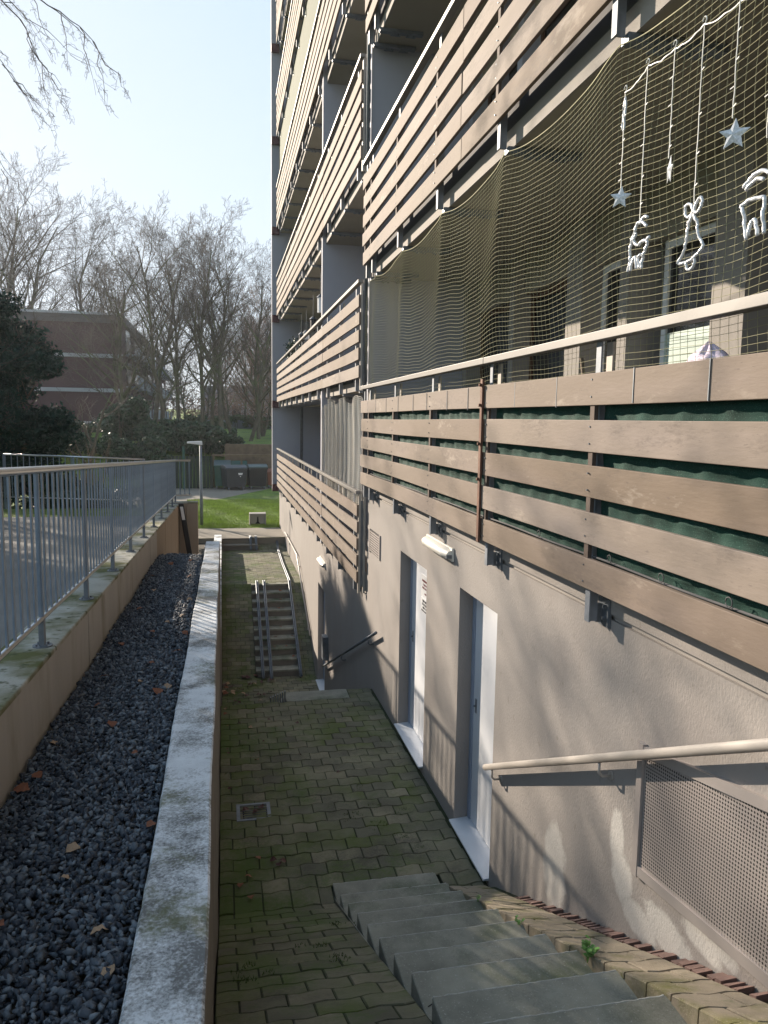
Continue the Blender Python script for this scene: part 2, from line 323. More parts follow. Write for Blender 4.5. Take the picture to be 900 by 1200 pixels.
# pavers ------------------------------------------------------------
def paving(name, m, x0, x1, y0, y1, zf, px=0.205, py=0.165, gap=0.006, parent=None, wav=0.014, seed=1, thick=0.05, base=True, alongx=True):
    """rows of wavy-edged pavers; zf(y) gives the height of the surface"""
    r = random.Random(seed); mb = MB()
    ny = max(1, round((y1 - y0) / py)); py = (y1 - y0) / ny
    for j in range(ny):
        off = 0 if j % 2 else 0.5
        i = -1
        while True:
            a = x0 + (i + off) * px; c = a + px
            if a >= x1 - 0.01: break
            i += 1
            if c <= x0 + 0.02: continue
            ca, cc = max(a, x0), min(c, x1)
            if cc - ca < 0.03: continue
            ya = y0 + j * py; dz = r.uniform(-0.0035, 0.0035); tx = r.uniform(-0.012, 0.012); ty = r.uniform(-0.012, 0.012)
            jx = r.uniform(-0.002, 0.002)
            xs = np.linspace(ca + gap * 0.5, cc - gap * 0.5, 5) + jx
            def wv(x): return wav * math.sin(2 * math.pi * (x - x0) / px)
            bot = [(x, ya + gap * 0.5 + wv(x)) for x in xs]; top = [(x, ya + py - gap * 0.5 + wv(x)) for x in xs[::-1]]
            poly = bot + top; cx = (ca + cc) / 2; cy = ya + py / 2; k = len(poly)
            vs = []
            for (s, dd) in ((1.0, -thick), (1.0, -0.006), (0.955, 0.0)):
                for (x, y) in poly:
                    X_ = cx + (x - cx) * s; Y_ = cy + (y - cy) * s
                    vs.append((X_, Y_, zf(Y_) + dd + dz + (X_ - cx) * tx + (Y_ - cy) * ty))
            fs = [(q, (q + 1) % k, (q + 1) % k + k, q + k) for q in range(k)] + [(q + k, (q + 1) % k + k, (q + 1) % k + 2 * k, q + 2 * k) for q in range(k)] + [tuple(range(2 * k, 3 * k))]
            mb.add(vs, fs)
    o = mb.build(name, m, parent)
    if m is M_paver:
        o.data.materials.append(M_paver_d); o.data.materials.append(M_paver_w)
        k = 10; per = 2 * k + 1
        for q in range(len(o.data.polygons) // per):
            v_ = r.random(); mi = 1 if v_ < 0.22 else 2 if v_ > 0.86 else 0
            if mi:
                for z_ in range(q * per, (q + 1) * per): o.data.polygons[z_].material_index = mi
    if base:
        bb = MB(); bb.sbox(x0, x1, y0, y1, lambda y: zf(y) - 0.35, lambda y: zf(y) - 0.007)
        q = bb.build('joint_bed', M_moss, o if parent is None else parent)
    return o

zpath = lambda y: -3.46 - 0.021 * (y - 5.2)
PX0 = -0.055
pv = struct(paving('path', M_paver, PX0, XW - 0.03, 5.34, 9.42, zpath, seed=3))
pv = struct(paving('path', M_paver, 1.60, XW - 0.03, 4.84, 5.34, lambda y: -3.46, seed=34))
pv = struct(paving('path', M_paver, 1.58, XW - 0.03, 9.42, 9.76, zpath, seed=33))
# channel strip along the wall
b = MB(); b.sbox(XW - 0.028, XW + 0.05, 4.9, 9.76, lambda y: zpath(y) - 0.3, lambda y: zpath(y) - 0.012); struct(b.build('path', M_moss))
SL = 0.466
zramp = lambda y: -3.46 + (5.34 - y) * SL - 0.05
zrm = lambda y: -3.462 + max(0, 5.13 - y) * 0.466
struct(paving('ramp', M_paver, PX0, 0.765, 1.35, 5.13, zrm, seed=5))
struct(paving('path', M_paver, PX0, 0.765, 5.13, 5.34, lambda y: -3.461, seed=6))
b = MB(); b.box(-0.06, 1.93, -6, 1.35, -2.2, -1.62); struct(b.build('path', M_path))
# lower landing, far ramp, middle landing
struct(paving('path', M_paver, PX0, XW, 13.4, 16.12, lambda y: -5.5, seed=9))
zfr = lambda y: -5.5 + (y - 16.12) * (1.45 / 2.8)
struct(paving('ramp', M_paver, PX0, 0.655, 16.12, 18.92, zfr, seed=11, wav=0.0, py=0.11))
struct(paving('ramp', M_paver, 1.62, XW, 16.12, 18.92, zfr, seed=12, wav=0.0, py=0.11))
struct(paving('path', M_paver, PX0, XW, 18.92, 23.9, lambda y: -4.05, seed=13, wav=0.0))
zr2 = lambda y: -4.05 + (y - 23.3) * 0.33
struct(paving('ramp', M_paver, 1.06, XW, 23.9, 24.9, lambda y: -4.05 + (y - 23.9) * 0.33 / 1.0, seed=14, wav=0.0, py=0.11))
# beyond the building corner, path runs to the right
b = MB(); b.box(PX0, 1.06, 24.22, 24.4, ZUP - 0.6, ZUP + 0.002); struct(b.build('path', M_path))

# =================================================================== THE TOWER
tower = empty('tower_block', 'taupe rendered apartment tower with rows of brown slatted balconies and white basement doors', 'building')
T = tower
ZA = [0.41 + 2.83 * k for k in range(0, 4)]      # handrail heights, near stack
ZB = [-1.0 + 2.83 * k for k in range(0, 7)]      # far stack
YF = 10.22                                        # fin between the stacks
DOORS = [(5.13, 6.03, -3.40, -1.37), (7.09, 8.22, -3.42, -1.43), (14.62, 15.72, -5.46, -3.36)]
# basement wall with real door openings
def wall_strip():
    mb = MB(); x0, x1 = XW, XW + 0.40
    segs = [(-8.0, YF, -0.99)]
    def col(y0, y1, zb, zt): mb.box(x0, x1, y0, y1, zb, zt)
    ys = -8.0
    for (a, c, zs, zt) in DOORS:
        top = -0.99 if a < YF else -2.40
        if ys < YF < a:
            col(ys, YF, -6.6, -0.99); ys = YF
        col(ys, a, -6.6, top); col(a, c, zt, top); col(a, c, -6.6, zs - 0.03); ys = c
    col(ys, 26.9, -6.6, -2.40)
    return mb.build('wall', M_render, T)
wall = wall_strip()
b = MB(); b.box(XW + 0.3, 14, -8, 26.9, -6.6, -0.99); b.build('wall', M_render, T) if False else None
b = MB(); b.box(3.62, 14, -8, 26.7, -6.5, 19.2); b.build('facade', M_lilac, T)
b = MB(); b.box(1.75, 14.4, -8.2, 26.95, 19.2, 19.7); b.build('roof', M_fascia, T)
b = MB(); b.box(XW + 0.42, 3.6, -7.9, 26.6, -6.5, -2.5); b.build('basement_core', M_render, T)
b = MB(); b.box(XW + 0.42, 3.6, -7.9, YF, -2.49, -1.0); b.build('basement_core', M_render, T)
# doors
for k, (a, c, zs, zt) in enumerate(DOORS):
    xd = XW + 0.13
    d = MB().box(xd, xd + 0.05, a + 0.02, c - 0.057, zs + 0.01, zt - 0.012).build('door', M_door, T, bevel=0.003)
    if k == 0: d['label'] = 'plain white steel door nearest the stairs'
    f = MB(); f.box(xd - 0.012, xd + 0.09, c - 0.055, c - 0.002, zs, zt - 0.003)
    f.box(xd + 0.055, xd + 0.10, a + 0.001, c - 0.056, zs, zt - 0.003)
    f.build('door_frame', M_doorframe, d)
    s = MB(); s.prism([(XW - 0.045, zs - 0.012), (XW - 0.045, zs - 0.028), (xd + 0.06, zs - 0.028), (xd + 0.06, zs + 0.004)], 1, a + 0.002, c - 0.002)
    s.build('sill', M_sill, d, bevel=0.002)
    hy = c - 0.17
    h = MB(); h.box(xd - 0.005, xd - 0.0002, hy + 0.03, hy + 0.06, zs + 0.98, zs + 1.10); h.tube([(xd - 0.002, hy + 0.045, zs + 1.04), (xd - 0.022, hy + 0.045, zs + 1.04)], 0.009, 8)
    h.build('handle', M_steeldark, d)
# vent in the wall
v = MB()
for i in range(9):
    z = -1.72 + i * 0.031; v.box(XW - 0.014, XW - 0.004, 9.36, 9.98, z, z + 0.015)
v.box(XW - 0.018, XW + 0.002, 9.32, 9.36, -1.745, -1.43); v.box(XW - 0.018, XW + 0.002, 9.98, 10.02, -1.745, -1.43)
for y in np.arange(9.42, 9.98, 0.06): v.box(XW - 0.012, XW - 0.005, y, y + 0.012, -1.73, -1.44)
v = v.build('vent_grille', M_grille, T)
MB().box(XW - 0.003, XW + 0.002, 9.34, 10.0, -1.74, -1.435).build('vent_backing', M_dark, v)
# plaster patches
def plaster_mask(m, ells, col):
    n = m.node_tree; N = n.nodes; L = n.links; b = N['Principled BSDF']; src = b.inputs['Base Color'].links[0].from_socket
    tc = N.new('ShaderNodeTexCoord'); sx = N.new('ShaderNodeSeparateXYZ')
    t = N.new('ShaderNodeTexNoise'); t.inputs['Scale'].default_value = 9; t.inputs['Detail'].default_value = 8; t.inputs['Roughness'].default_value = 0.75
    L.new(tc.outputs['Object'], sx.inputs[0]); L.new(tc.outputs['Object'], t.inputs['Vector'])
    def ma(op, a, c=0.0):
        x = N.new('ShaderNodeMath'); x.operation = op
        for k, v in ((0, a), (1, c)):
            if isinstance(v, (int, float)): x.inputs[k].default_value = v
            else: L.new(v, x.inputs[k])
        return x.outputs[0]
    best = None
    for (cy, cz, ry, rz) in ells:
        d = ma('ADD', ma('POWER', ma('ABSOLUTE', ma('DIVIDE', ma('SUBTRACT', sx.outputs[1], cy), ry)), 2.0), ma('POWER', ma('ABSOLUTE', ma('DIVIDE', ma('SUBTRACT', sx.outputs[2], cz), rz)), 2.0))
        best = d if best is None else ma('MINIMUM', best, d)
    f = ma('ADD', best, ma('MULTIPLY', ma('SUBTRACT', t.outputs[0], 0.5), 2.6))
    r = N.new('ShaderNodeMapRange'); r.inputs[1].default_value = 1.25; r.inputs[2].default_value = 0.62; L.new(f, r.inputs[0])
    x = N.new('ShaderNodeMix'); x.data_type = 'RGBA'; L.new(ma('MULTIPLY', r.outputs[0], 0.85), x.inputs[0]); L.new(src, x.inputs[6]); x.inputs[7].default_value = (*col, 1)
    L.new(x.outputs[2], b.inputs['Base Color'])
plaster_mask(M_render, [(4.03, -2.66, .15, .29), (3.33, -2.08, .07, .16), (3.27, -2.24, .10, .12), (3.10, -2.36, .16, .08), (2.86, -2.27, .20, .09), (2.62, -2.13, .14, .06), (2.5, -2.08, .1, .05)], (0.50, 0.48, 0.45))

# perforated grille
def grille():
    mb = MB(); p = 0.0165; xg = XW - 0.012
    top = lambda y: -1.53 + 0.19 * (3.13 - y); bot = lambda y: -2.09 + 0.13 * (3.13 - y)
    hs = 0.33
    y = 3.10; ny = 96
    for i in range(ny):
        yy = 3.105 - i * p; zb, zt = bot(yy), top(yy); nz = int((zt - zb) / p)
        for j in range(nz):
            cz = zb + (j + 0.5) * p; cy = yy - p / 2; h = p / 2; d = h * 0.74
            V = [(xg, cy - h, cz - h), (xg, cy + h, cz - h), (xg, cy + h, cz + h), (xg, cy - h, cz + h), (xg, cy - d, cz), (xg, cy, cz - d), (xg, cy + d, cz), (xg, cy, cz + d)]
            mb.add(V, [(0, 1, 5), (1, 2, 6), (2, 3, 7), (3, 0, 4), (0, 5, 4), (1, 6, 5), (2, 7, 6), (3, 4, 7)])
    g = mb.build('vent_grille', M_grille, T); g['label'] = 'large perforated sheet over an opening beside the stairs'
    y1 = 3.105 - ny * p
    f = MB()
    f.sbox(XW - 0.022, XW + 0.001, y1, 3.145, lambda y: bot(y) - 0.045, lambda y: bot(y) + 0.004)
    f.sbox(XW - 0.022, XW + 0.001, y1, 3.145, lambda y: top(y) - 0.012, lambda y: top(y) + 0.035)
    f.box(XW - 0.0245, XW + 0.0005, 3.103, 3.148, -2.14, -1.482)
    f.build('grille_frame', M_grille, g)
    k = MB(); k.sbox(XW - 0.0045, XW - 0.0025, y1, 3.11, lambda y: bot(y), lambda y: top(y)); k.build('grille_shade_sheet', M_dark, g)  # black sheet paints the shade of the cavity behind the holes
grille()
# electrical box and loose conduit by the far door
MB().box(XW - 0.10, XW, 14.1, 14.35, -4.55, -4.1).build('junction_box', M_steeldark, T)

# ---- balconies
AP = [-4.1, -2.55, -1.0, 0.55, 2.07, 3.57, 5.13, 6.65, 8.18, 9.62]
BP = [10.75, 12.25, 13.75, 15.2, 16.7, 18.2, 19.7, 21.2, 22.7, 24.2, 25.7]
def balcony(zr, y0, y1, joints, posts, basement, endcap=None, seed=0, near=False):
    r = random.Random(seed); sb = zr - 1.40
    slab = MB().box(XW + 0.02, 3.66, y0 + 0.02, y1 - 0.02, sb, sb + 0.27).build('balcony', M_soffit if not basement else M_fascia, T)
    if not basement:
        MB().box(XW - 0.005, XW + 0.018, y0 + 0.02, y1 - 0.02, sb - 0.004, sb + 0.13).build('slab_edge', M_fascia, slab)
        MB().box(XW + 0.004, XW + 0.018, y0 + 0.02, y1 - 0.02, sb + 0.132, sb + 0.31).build('slab_shade_strip', M_shade_cable, slab)  # dark strip painted where the upper fascia is only in shade
    else:
        MB().box(XW - 0.004, XW + 0.019, y0 + 0.02, y1 - 0.02, sb + 0.03, sb + 0.30).build('slab_edge', M_render, slab)
    # handrail: one flat section per joint, 6 mm apart
    js = [y0] + joints + [y1]
    for a, c in zip(js[:-1], js[1:]):
        MB().box(XB - 0.012, XB + 0.052, a + 0.004, c - 0.004, zr - 0.004, zr + 0.040).build('handrail', M_rail, slab, bevel=0.003)
    for k in range(5):
        zt = zr - 0.155 - 0.233 * k
        for a, c in zip(js[:-1], js[1:]):
            mb = MB(); sag = r.uniform(-0.006, 0.006); n = 10; ww = 0.158 + r.uniform(-0.003, 0.003); dx = r.uniform(-0.003, 0.003)
            V = []; F = []
            for i in range(n + 1):
                t = i / n; y = a + 0.006 + (c - a - 0.012) * t; z = zt + sag * math.sin(math.pi * t) + 0.004 * math.sin(7 * t + k) * 0.6
                x = XB + dx + 0.003 * math.sin(5 * t + k * 2)
                V += [(x, y, z - ww), (x + 0.026, y, z - ww), (x + 0.026, y, z), (x, y, z)]
            for i in range(n):
                q = 4 * i
                F += [(q, q + 1, q + 5, q + 4), (q + 1, q + 2, q + 6, q + 5), (q + 2, q + 3, q + 7, q + 6), (q + 3, q, q + 4, q + 7)]
            F += [(0, 3, 2, 1), (4 * n, 4 * n + 1, 4 * n + 2, 4 * n + 3)]
            mb.add(V, F); mb.build('board', M_board, slab, bevel=0.003 if near else 0)
    for y in posts:
        p = MB(); p.box(XB + 0.028, XB + 0.036, y - 0.025, y + 0.025, sb - 0.02, zr - 0.006); p.box(XB + 0.0365, XB + 0.085, y - 0.004, y + 0.004, sb - 0.02, zr - 0.2)
        po = p.build('post', M_galv, slab)
        if near:
            for q in range(4): MB().box(XB + 0.006, XB + 0.0275, y - 0.024, y + 0.020, zr - 0.155 - 0.233 * (q + 1) - 0.01, zr - 0.155 - 0.233 * q - 0.148).build('spacer', M_spacer, po)
        p = MB(); p.box(XB + 0.0865, XB + 0.10, y - 0.03, y + 0.03, zr - 0.175, zr - 0.006); p.build('post_sleeve', M_post, slab)
        br = MB()
        if basement:
            br.box(XW - 0.012, XW + 0.001, y - 0.07, y + 0.05, sb - 0.045, sb + 0.10)
            br.box(XB + 0.0855, XW - 0.012, y + 0.012, y + 0.024, sb - 0.03, sb + 0.07)
            for dz in (0.0, 0.06): br.tube([(XW - 0.028, y - 0.03, sb - 0.0 + dz), (XW - 0.01, y - 0.03, sb + dz)], 0.012, 6)
        else:
            br.box(XB + 0.087, 2.42, y - 0.035, y + 0.035, sb - 0.045, sb - 0.006)
            for xx in (2.05, 2.12, 2.24, 2.31): br.tube([(xx, y, sb - 0.07), (xx, y, sb - 0.04)], 0.014, 6)
            br.box(2.03, 2.15, y - 0.06, y + 0.06, sb - 0.052, sb - 0.046); br.box(2.22, 2.34, y - 0.06, y + 0.06, sb - 0.052, sb - 0.046)
        br.build('bracket', M_steeldark, slab)
    if endcap:   # side balustrade seen at the near end of the far stack
        e = MB(); e.box(XB + 0.03, XB + 0.06, endcap - 0.02, endcap + 0.02, sb, zr - 0.006); e.box(XB + 0.10, XB + 0.13, endcap - 0.02, endcap + 0.02, sb, zr - 0.006)
        e.box(XB, XW, endcap - 0.022, endcap + 0.022, zr - 0.004, zr + 0.038)
        e.build('end_post', M_post, slab)
        g = MB(); g.box(XB + 0.062, XB + 0.098, endcap - 0.012, endcap - 0.004, sb + 0.1, zr - 0.1); g.build('end_panel', M_steeldark, slab)
    return slab
A_balc = []
for k, zr in enumerate(ZA):
    jn = [5.2] if k == 0 else ([5.9] if k == 1 else [3.4])
    A_balc.append(balcony(zr, -6.0, 10.12, [-0.9] + jn, AP + [10.0], k == 0, seed=k, near=k < 2))
for k, zr in enumerate(ZB):
    balcony(zr, 10.36, 26.35, [14.2, 22.2] if k != 1 else [14.2], BP, k == 0, endcap=10.40, seed=50 + k)
# thin seams on the top board of the near balcony, and its rusty cover strip
sm = MB()
for y in (2.62, 3.17, 3.98, 4.6, 5.55, 6.1, 6.75, 7.25, 7.9, 8.5, 9.1, 9.6):
    sm.box(XB - 0.0045, XB - 0.001, y - 0.0025, y + 0.0025, 0.41 - 0.155 - 0.155 - rnd.uniform(0, 0.02), 0.41 - 0.157)
sm.build('seam_wire', M_steeldark, A_balc[0])
for k_, o_ in ((0, A_balc[0]), (1, A_balc[1])):
    sc_ = MB()
    for y in AP:
        for q in range(5):
            for dz in (0.035, 0.12):
                z = ZA[k_] - 0.155 - 0.233 * q - dz; sc_.tube([(XB - 0.006, y, z), (XB + 0.002, y, z)], 0.0045, 6)
    sc_.build('screws', M_steeldark, o_)
st = MB(); st.box(XB - 0.022, XB - 0.006, 5.17, 5.215, -0.85, 0.30)
for z in (-0.4, -0.15, 0.12, 0.26): st.tube([(XB - 0.04, 5.19, z), (XB - 0.02, 5.19, z)], 0.012, 6)
st.build('cover_strip', M_rust, A_balc[0], bevel=0.002)
# fins
for (y0, y1, x0, zb) in ((YF - 0.06, YF + 0.08, XB + 0.10, -0.985), (14.72, 14.86, XB + 0.06, -2.39), (26.5, 26.72, 1.66, -2.39)):
    MB().box(x0, 3.66, y0, y1, zb, 19.15).build('dividing_fin', M_lilac, T)
jb = MB()
for zr in ZB: jb.box(1.652, 1.90, 26.38, 26.499, zr - 1.44, zr - 1.20)
jb.build('slab_joint', M_maroon, T)
pp = MB(); pp.tube([(XB + 0.055, YF - 0.085, -0.80), (XB + 0.055, YF - 0.085, 19)], 0.024, 8); pp.build('downpipe', M_steeldark, T, smooth=True)
pp = MB(); pp.tube([(2.6, 25.9, -2.1), (2.6, 25.9, 19)], 0.05, 8); pp.build('downpipe', M_steeldark, T, smooth=True)
# facade behind the near balcony: piers and glazed doors
def facade(z0, z1, bays, detail):
    XF = 3.20
    for (a, c) in bays['piers']:
        MB().box(XF, XF + 0.40, a, c, z0, z1).build('pier', M_fascia if detail else M_lilac, T)
    lint = MB().box(XF + 0.12, XF + 0.35, bays['span'][0], bays['span'][1], z1 - 0.42, z1 - 0.002).build('shutter_box', M_soffit, T)
    for (a, c, kind) in bays['glass']:
        w = MB(); t = 0.06
        zt = z1 - 0.425; xb = XF + 0.20
        w.box(xb, xb + 0.06, a, a + t, z0 + 0.05, zt); w.box(xb, xb + 0.06, c - t, c, z0 + 0.05, zt)
        w.box(xb, xb + 0.06, a + t, c - t, z0 + 0.05, z0 + 0.14); w.box(xb, xb + 0.06, a + t, c - t, zt - 0.07, zt)
        wo_ = w.build('window', M_white if kind != 'dark' else M_terra, T)
        MB().box(xb + 0.02, xb + 0.028, a + t, c - t, z0 + 0.14, zt - 0.07).build('pane', M_pane, wo_)
        if kind == 'blind':
            bl = MB()
            for i in range(28): 
                zz = z0 + 0.16 + i * 0.045
                bl.box(xb - 0.012, xb + 0.004, a + t + 0.02, c - t - 0.02, zz, zz + 0.041)
            bl.build('blind', M_blind, wo_)
FA = dict(piers=[(-6, -5.5), (-1.5, -1.1), (2.2, 2.5), (4.36, 4.70), (5.80, 5.95), (6.63, 6.95), (8.3, 8.45), (10.0, 10.15)], span=(-5.5, 10.1),
          glass=[(2.5, 4.36, 'dark'), (4.70, 5.62, 'blind'), (5.95, 6.63, 'white'), (6.95, 8.3, 'dark'), (8.45, 10.0, 'dark'), (-1.1, 2.2, 'white'), (-5.5, -1.5, 'dark')])
facade(-0.71, 1.85, FA, True)
for z in (2.12, 4.95, 7.78): facade(z, z + 2.55, FA, False)
FBn = dict(piers=[(10.3, 10.6), (13.0, 13.3), (17.0, 17.4), (21, 21.4)], span=(10.6, 26.4), glass=[(10.6, 13.0, 'dark'), (14.9, 17.0, 'white'), (17.4, 21.0, 'dark'), (21.4, 26.2, 'white')])
for zr in ZB: facade(zr - 1.13, zr + 1.42, FBn, False)
# top of fascia: closing panels right behind basement slabs
MB().box(3.4, 3.62, 10.3, 26.5, -2.4, 19.1).build('facade', M_lilac, T)
MB().box(3.56, 3.62, -7.9, 10.15, -0.98, 19.1).build('facade', M_lilac, T)

# =================================================================== NEAR STAIRS
stairs = empty('stairs', 'worn speckled concrete steps climbing towards the viewer between brick ramp and kerb', 'stairs', (1.2, 5.34, -3.48))
stairs_loc = Vector((1.2, 5.34, -3.48))
def part_to(o, parent, loc):   # parts keep world coordinates: shift the mesh
    o.data.transform(Matrix.Translation(-Vector(loc))); return o
RI, GO = 0.157, 0.337
for k in range(12):
    yf = 5.337 - GO * k; zt = -3.476 + RI * k + (0.03 if k == 0 else 0)
    mb = MB(); j = rnd.uniform(-0.006, 0.006)
    mb.prism([(yf, zt - 0.2), (yf, zt), (yf - GO - 0.02, zt + 0.006), (yf - GO - 0.02, zt - 0.2)], 0, 0.775 + j, 1.57)
    o = mb.build('step', M_step, stairs, bevel=0.006); part_to(o, stairs, stairs_loc)
    nb = MB(); nb.tube([(0.779 + j + 0.02 * q, yf - abs(rnd.gauss(0, .0022)), zt - 0.003 - abs(rnd.gauss(0, .0016))) for q in range(39)] + [(1.555, yf, zt - 0.003)], 0.0052, 6)
    no = nb.build('nosing', M_nose, o); part_to(no, o, stairs_loc)
    if k == 7: 
        o['label'] = 'cracked step'
# crack in one step
cr = MB(); pts = []
y = 5.337 - GO * 7 - 0.20; zc = -3.476 + RI * 7 + 0.0045
for i in range(26):
    x = 0.80 + i * 0.03; pts.append((x, y + 0.012 * math.sin(i * 0.9) + rnd.uniform(-.006, .006), zc))
cr.tube(pts, 0.0022, 4); o = cr.build('crack', M_dark, stairs); part_to(o, stairs, stairs_loc)
# side cheek under the steps
mb = MB(); mb.prism([(5.30, -3.9), (5.30, -3.52), (1.35, -3.62 + (5.30 - 1.35) * SL), (1.35, -3.9)], 0, 0.768, 0.774); o = mb.build('cheek', M_step, stairs); part_to(o, stairs, stairs_loc)

# brick kerb on the right of the stairs
kerb = empty('brick_kerb', 'sloping kerb of buff interlocking pavers between the near steps and the wall', 'kerb', (1.75, 5, -3.4))
kl = Vector((1.75, 5, -3.4))
zk = lambda y: -3.27 + 0.476 * (4.78 - y)
o = paving('paver', M_paver_l, 1.555, 1.845, 1.0, 4.95, lambda y: zk(y) + 0.012, px=0.20, py=0.155, seed=21, thick=0.10, base=False, gap=0.008); o.parent = kerb; part_to(o, kerb, kl)
for v_ in o.data.vertices: v_.co.z += 0.030 * (1.845 - (v_.co.x + kl.x)) / 0.29
o = MB().sbox(1.60, XW, 1.0, 5.0, lambda y: zk(y) - 0.3, lambda y: zk(y) - 0.018).build('mortar_bed', M_moss, kerb); part_to(o, kerb, kl)
mb = MB(); r = random.Random(4); y = 1.0
while y < 4.45:
    d = 0.036; z = zk(y) + 0.008 + r.uniform(-0.004, 0.007); t = r.uniform(0.008, 0.022)
    if r.random() > 0.06:
        mb.add([(1.856, y, z - .05), (1.926, y, z - .05), (1.926, y + d, z - .06), (1.856, y + d, z - .06), (1.856, y, z), (1.926, y, z + 0.004), (1.926, y + d, z - t), (1.856, y + d, z - t)],
               [(4, 5, 6, 7), (0, 1, 5, 4), (1, 2, 6, 5), (2, 3, 7, 6), (3, 0, 4, 7)])
    y += d + 0.012
o = mb.build('brick_edging', M_redbrick, kerb); part_to(o, kerb, kl)

# concrete tread at the path's far end, and hidden flight down to the lower landing
fl = empty('stairs', 'mostly hidden concrete flight going down from the far end of the mossy path', 'stairs', (1.15, 9.6, -3.6))
fll = Vector((1.15, 9.6, -3.6))
for k in range(12):
    y0 = 9.42 + 0.335 * k; zt = -3.545 - 0.163 * k
    o = MB().box(0.76 if k == 0 else 0.76, 1.575, y0, y0 + 0.335, zt - 0.2, zt).build('step', M_step, fl, bevel=0.006); part_to(o, fl, fll)
struct(MB().sbox(PX0, 0.755, 9.42, 13.4, lambda y: -6.1, lambda y: -3.60 - (y - 9.42) * 0.478).build('ramp', M_moss))
struct(MB().sbox(1.58, XW, 9.76, 13.4, lambda y: -6.1, lambda y: -3.65 - (y - 9.76) * 0.508).build('ramp', M_moss))
# little grid at the edge
gr = MB()
for i in range(7): gr.box(0.56 + i * 0.03, 0.572 + i * 0.03, 9.46, 9.50, -3.66, -3.50 + 0.012 * i)
tag(gr.build('boot_scraper', M_steeldark), 'small dark upright metal comb at the far edge of the mossy path', 'boot scraper')

# far stairs
fs = empty('stairs', 'far flight of ten concrete steps with steel guide channels, below the middle landing', 'stairs', (1.12, 16.1, -5.5))
fsl = Vector((1.12, 16.1, -5.5))
for k in range(10):
    y0 = 16.12 + 0.3 * k; zt = -5.5 + 0.145 * (k + 1)
    mb = MB(); mb.box(0.66, 1.615, y0, min(y0 + 0.31, 19.0), zt - 0.045, zt); o = mb.build('step', M_step, fs, bevel=0.005); part_to(o, fs, fsl)
    mb = MB(); mb.box(0.66, 1.615, y0 + 0.02, min(y0 + 0.31, 19.0), zt - 0.15, zt - 0.046); o = mb.build('riser', M_wallside, fs); part_to(o, fs, fsl)
fu = empty('stairs', 'pair of low steps from the middle landing up to the lawn path', 'stairs', (0.5, 23.9, -4.05))
ful = Vector((0.5, 23.9, -4.05))
for k in range(2):
    y0 = 23.9 + 0.32 * k; zt = -4.05 + 0.165 * (k + 1)
    o = MB().box(PX0, 1.05, y0, y0 + 0.33, zt - 0.04, zt).build('step', M_path, fu, bevel=0.005); part_to(o, fu, ful)
    o = MB().box(PX0, 1.05, y0 + 0.03, y0 + 0.32, zt - 0.17, zt - 0.041).build('riser', M_wallside, fu); part_to(o, fu, ful)
# guide channels
def channel(name_label, pts, grp=None, w=0.04):
    t = empty('guide_rail', name_label, 'guide rail', pts[0], grp); l = Vector(pts[0])
    for s, nm in ((-1, 'flange'), (1, 'flange')):
        mb = MB(); mb.tube([(p[0] + s * w * 0.5, p[1], p[2] + 0.035) for p in pts], 0.017, 6); o = mb.build(nm, M_guide, t, smooth=True); part_to(o, t, l)
    mb = MB()
    for p, q in zip(pts[:-1], pts[1:]):
        mb.add([(p[0] - w / 2, p[1], p[2] + 0.012), (p[0] + w / 2, p[1], p[2] + 0.012), (q[0] + w / 2, q[1], q[2] + 0.012), (q[0] - w / 2, q[1], q[2] + 0.012)], [(0, 1, 2, 3)])
    o = mb.build('channel_floor', M_steeldark, t); part_to(o, t, l)
z_n = lambda y: -5.5 + (y - 16.0) * (1.45 / 2.8) + 0.06
channel('left one of two steel guide rails lying over the far stairs', [(0.80, 15.95, -5.49), (0.80, 16.1, z_n(16.1)), (0.80, 18.95, -4.02), (0.80, 19.05, -4.04)])
channel('right one of two close steel guide rails lying over the far stairs', [(0.975, 15.9, -5.49), (0.975, 16.1, z_n(16.1)), (0.975, 18.95, -4.02), (0.975, 19.05, -4.04)])
channel('long bent steel guide rail along the wall side of the far stairs and landing', [(1.60, 15.95, -5.49), (1.60, 16.1, z_n(16.1)), (1.60, 18.95, -4.02), (1.62, 21.5, -4.045), (1.66, 23.8, -4.045), (1.68, 24.6, -3.78)])
channel('left one of two short guide rails over the low upper steps', [(0.83, 23.75, -4.04), (0.83, 24.3, -3.72), (0.83, 24.45, -3.715)])
channel('right one of two short guide rails over the low upper steps', [(1.0, 23.75, -4.04), (1.0, 24.3, -3.72), (1.0, 24.45, -3.715)])

# handrails on the wall
def handrail(label, pts, r, m, brk, x=1.86):
    t = empty('handrail', label, 'handrail', pts[0]); l = Vector(pts[0])
    o = MB().tube(pts, r, 12).build('rail', m, t, smooth=True); part_to(o, t, l)
    for (y, z) in brk:
        o = MB().tube([(x, y, z - r), (x, y, z - r - 0.055), (x + 0.02, y, z - r - 0.075), (XW - 0.004, y, z - r - 0.075)], 0.0075, 6).build('bracket', m, t, smooth=True); part_to(o, t, l)
        o = MB().tube([(XW - 0.006, y, z - r - 0.075), (XW, y, z - r - 0.075)], 0.024, 10).build('wall_plate', m, t); part_to(o, t, l)
zh = lambda y: -2.495 + 0.4915 * (5.068 - y)
handrail('pale painted tube handrail beside the near steps, above the perforated grille', [(1.86, 5.09, zh(5.09)), (1.86, 1.4, zh(1.4)), (1.86, 0.2, zh(1.4) + 0.15)], 0.023, M_rail_w, [(4.95, zh(4.95)), (3.42, zh(3.42)), (1.9, zh(1.9))])
zh2 = lambda y: -2.64 - 0.408 * (y - 9.2)
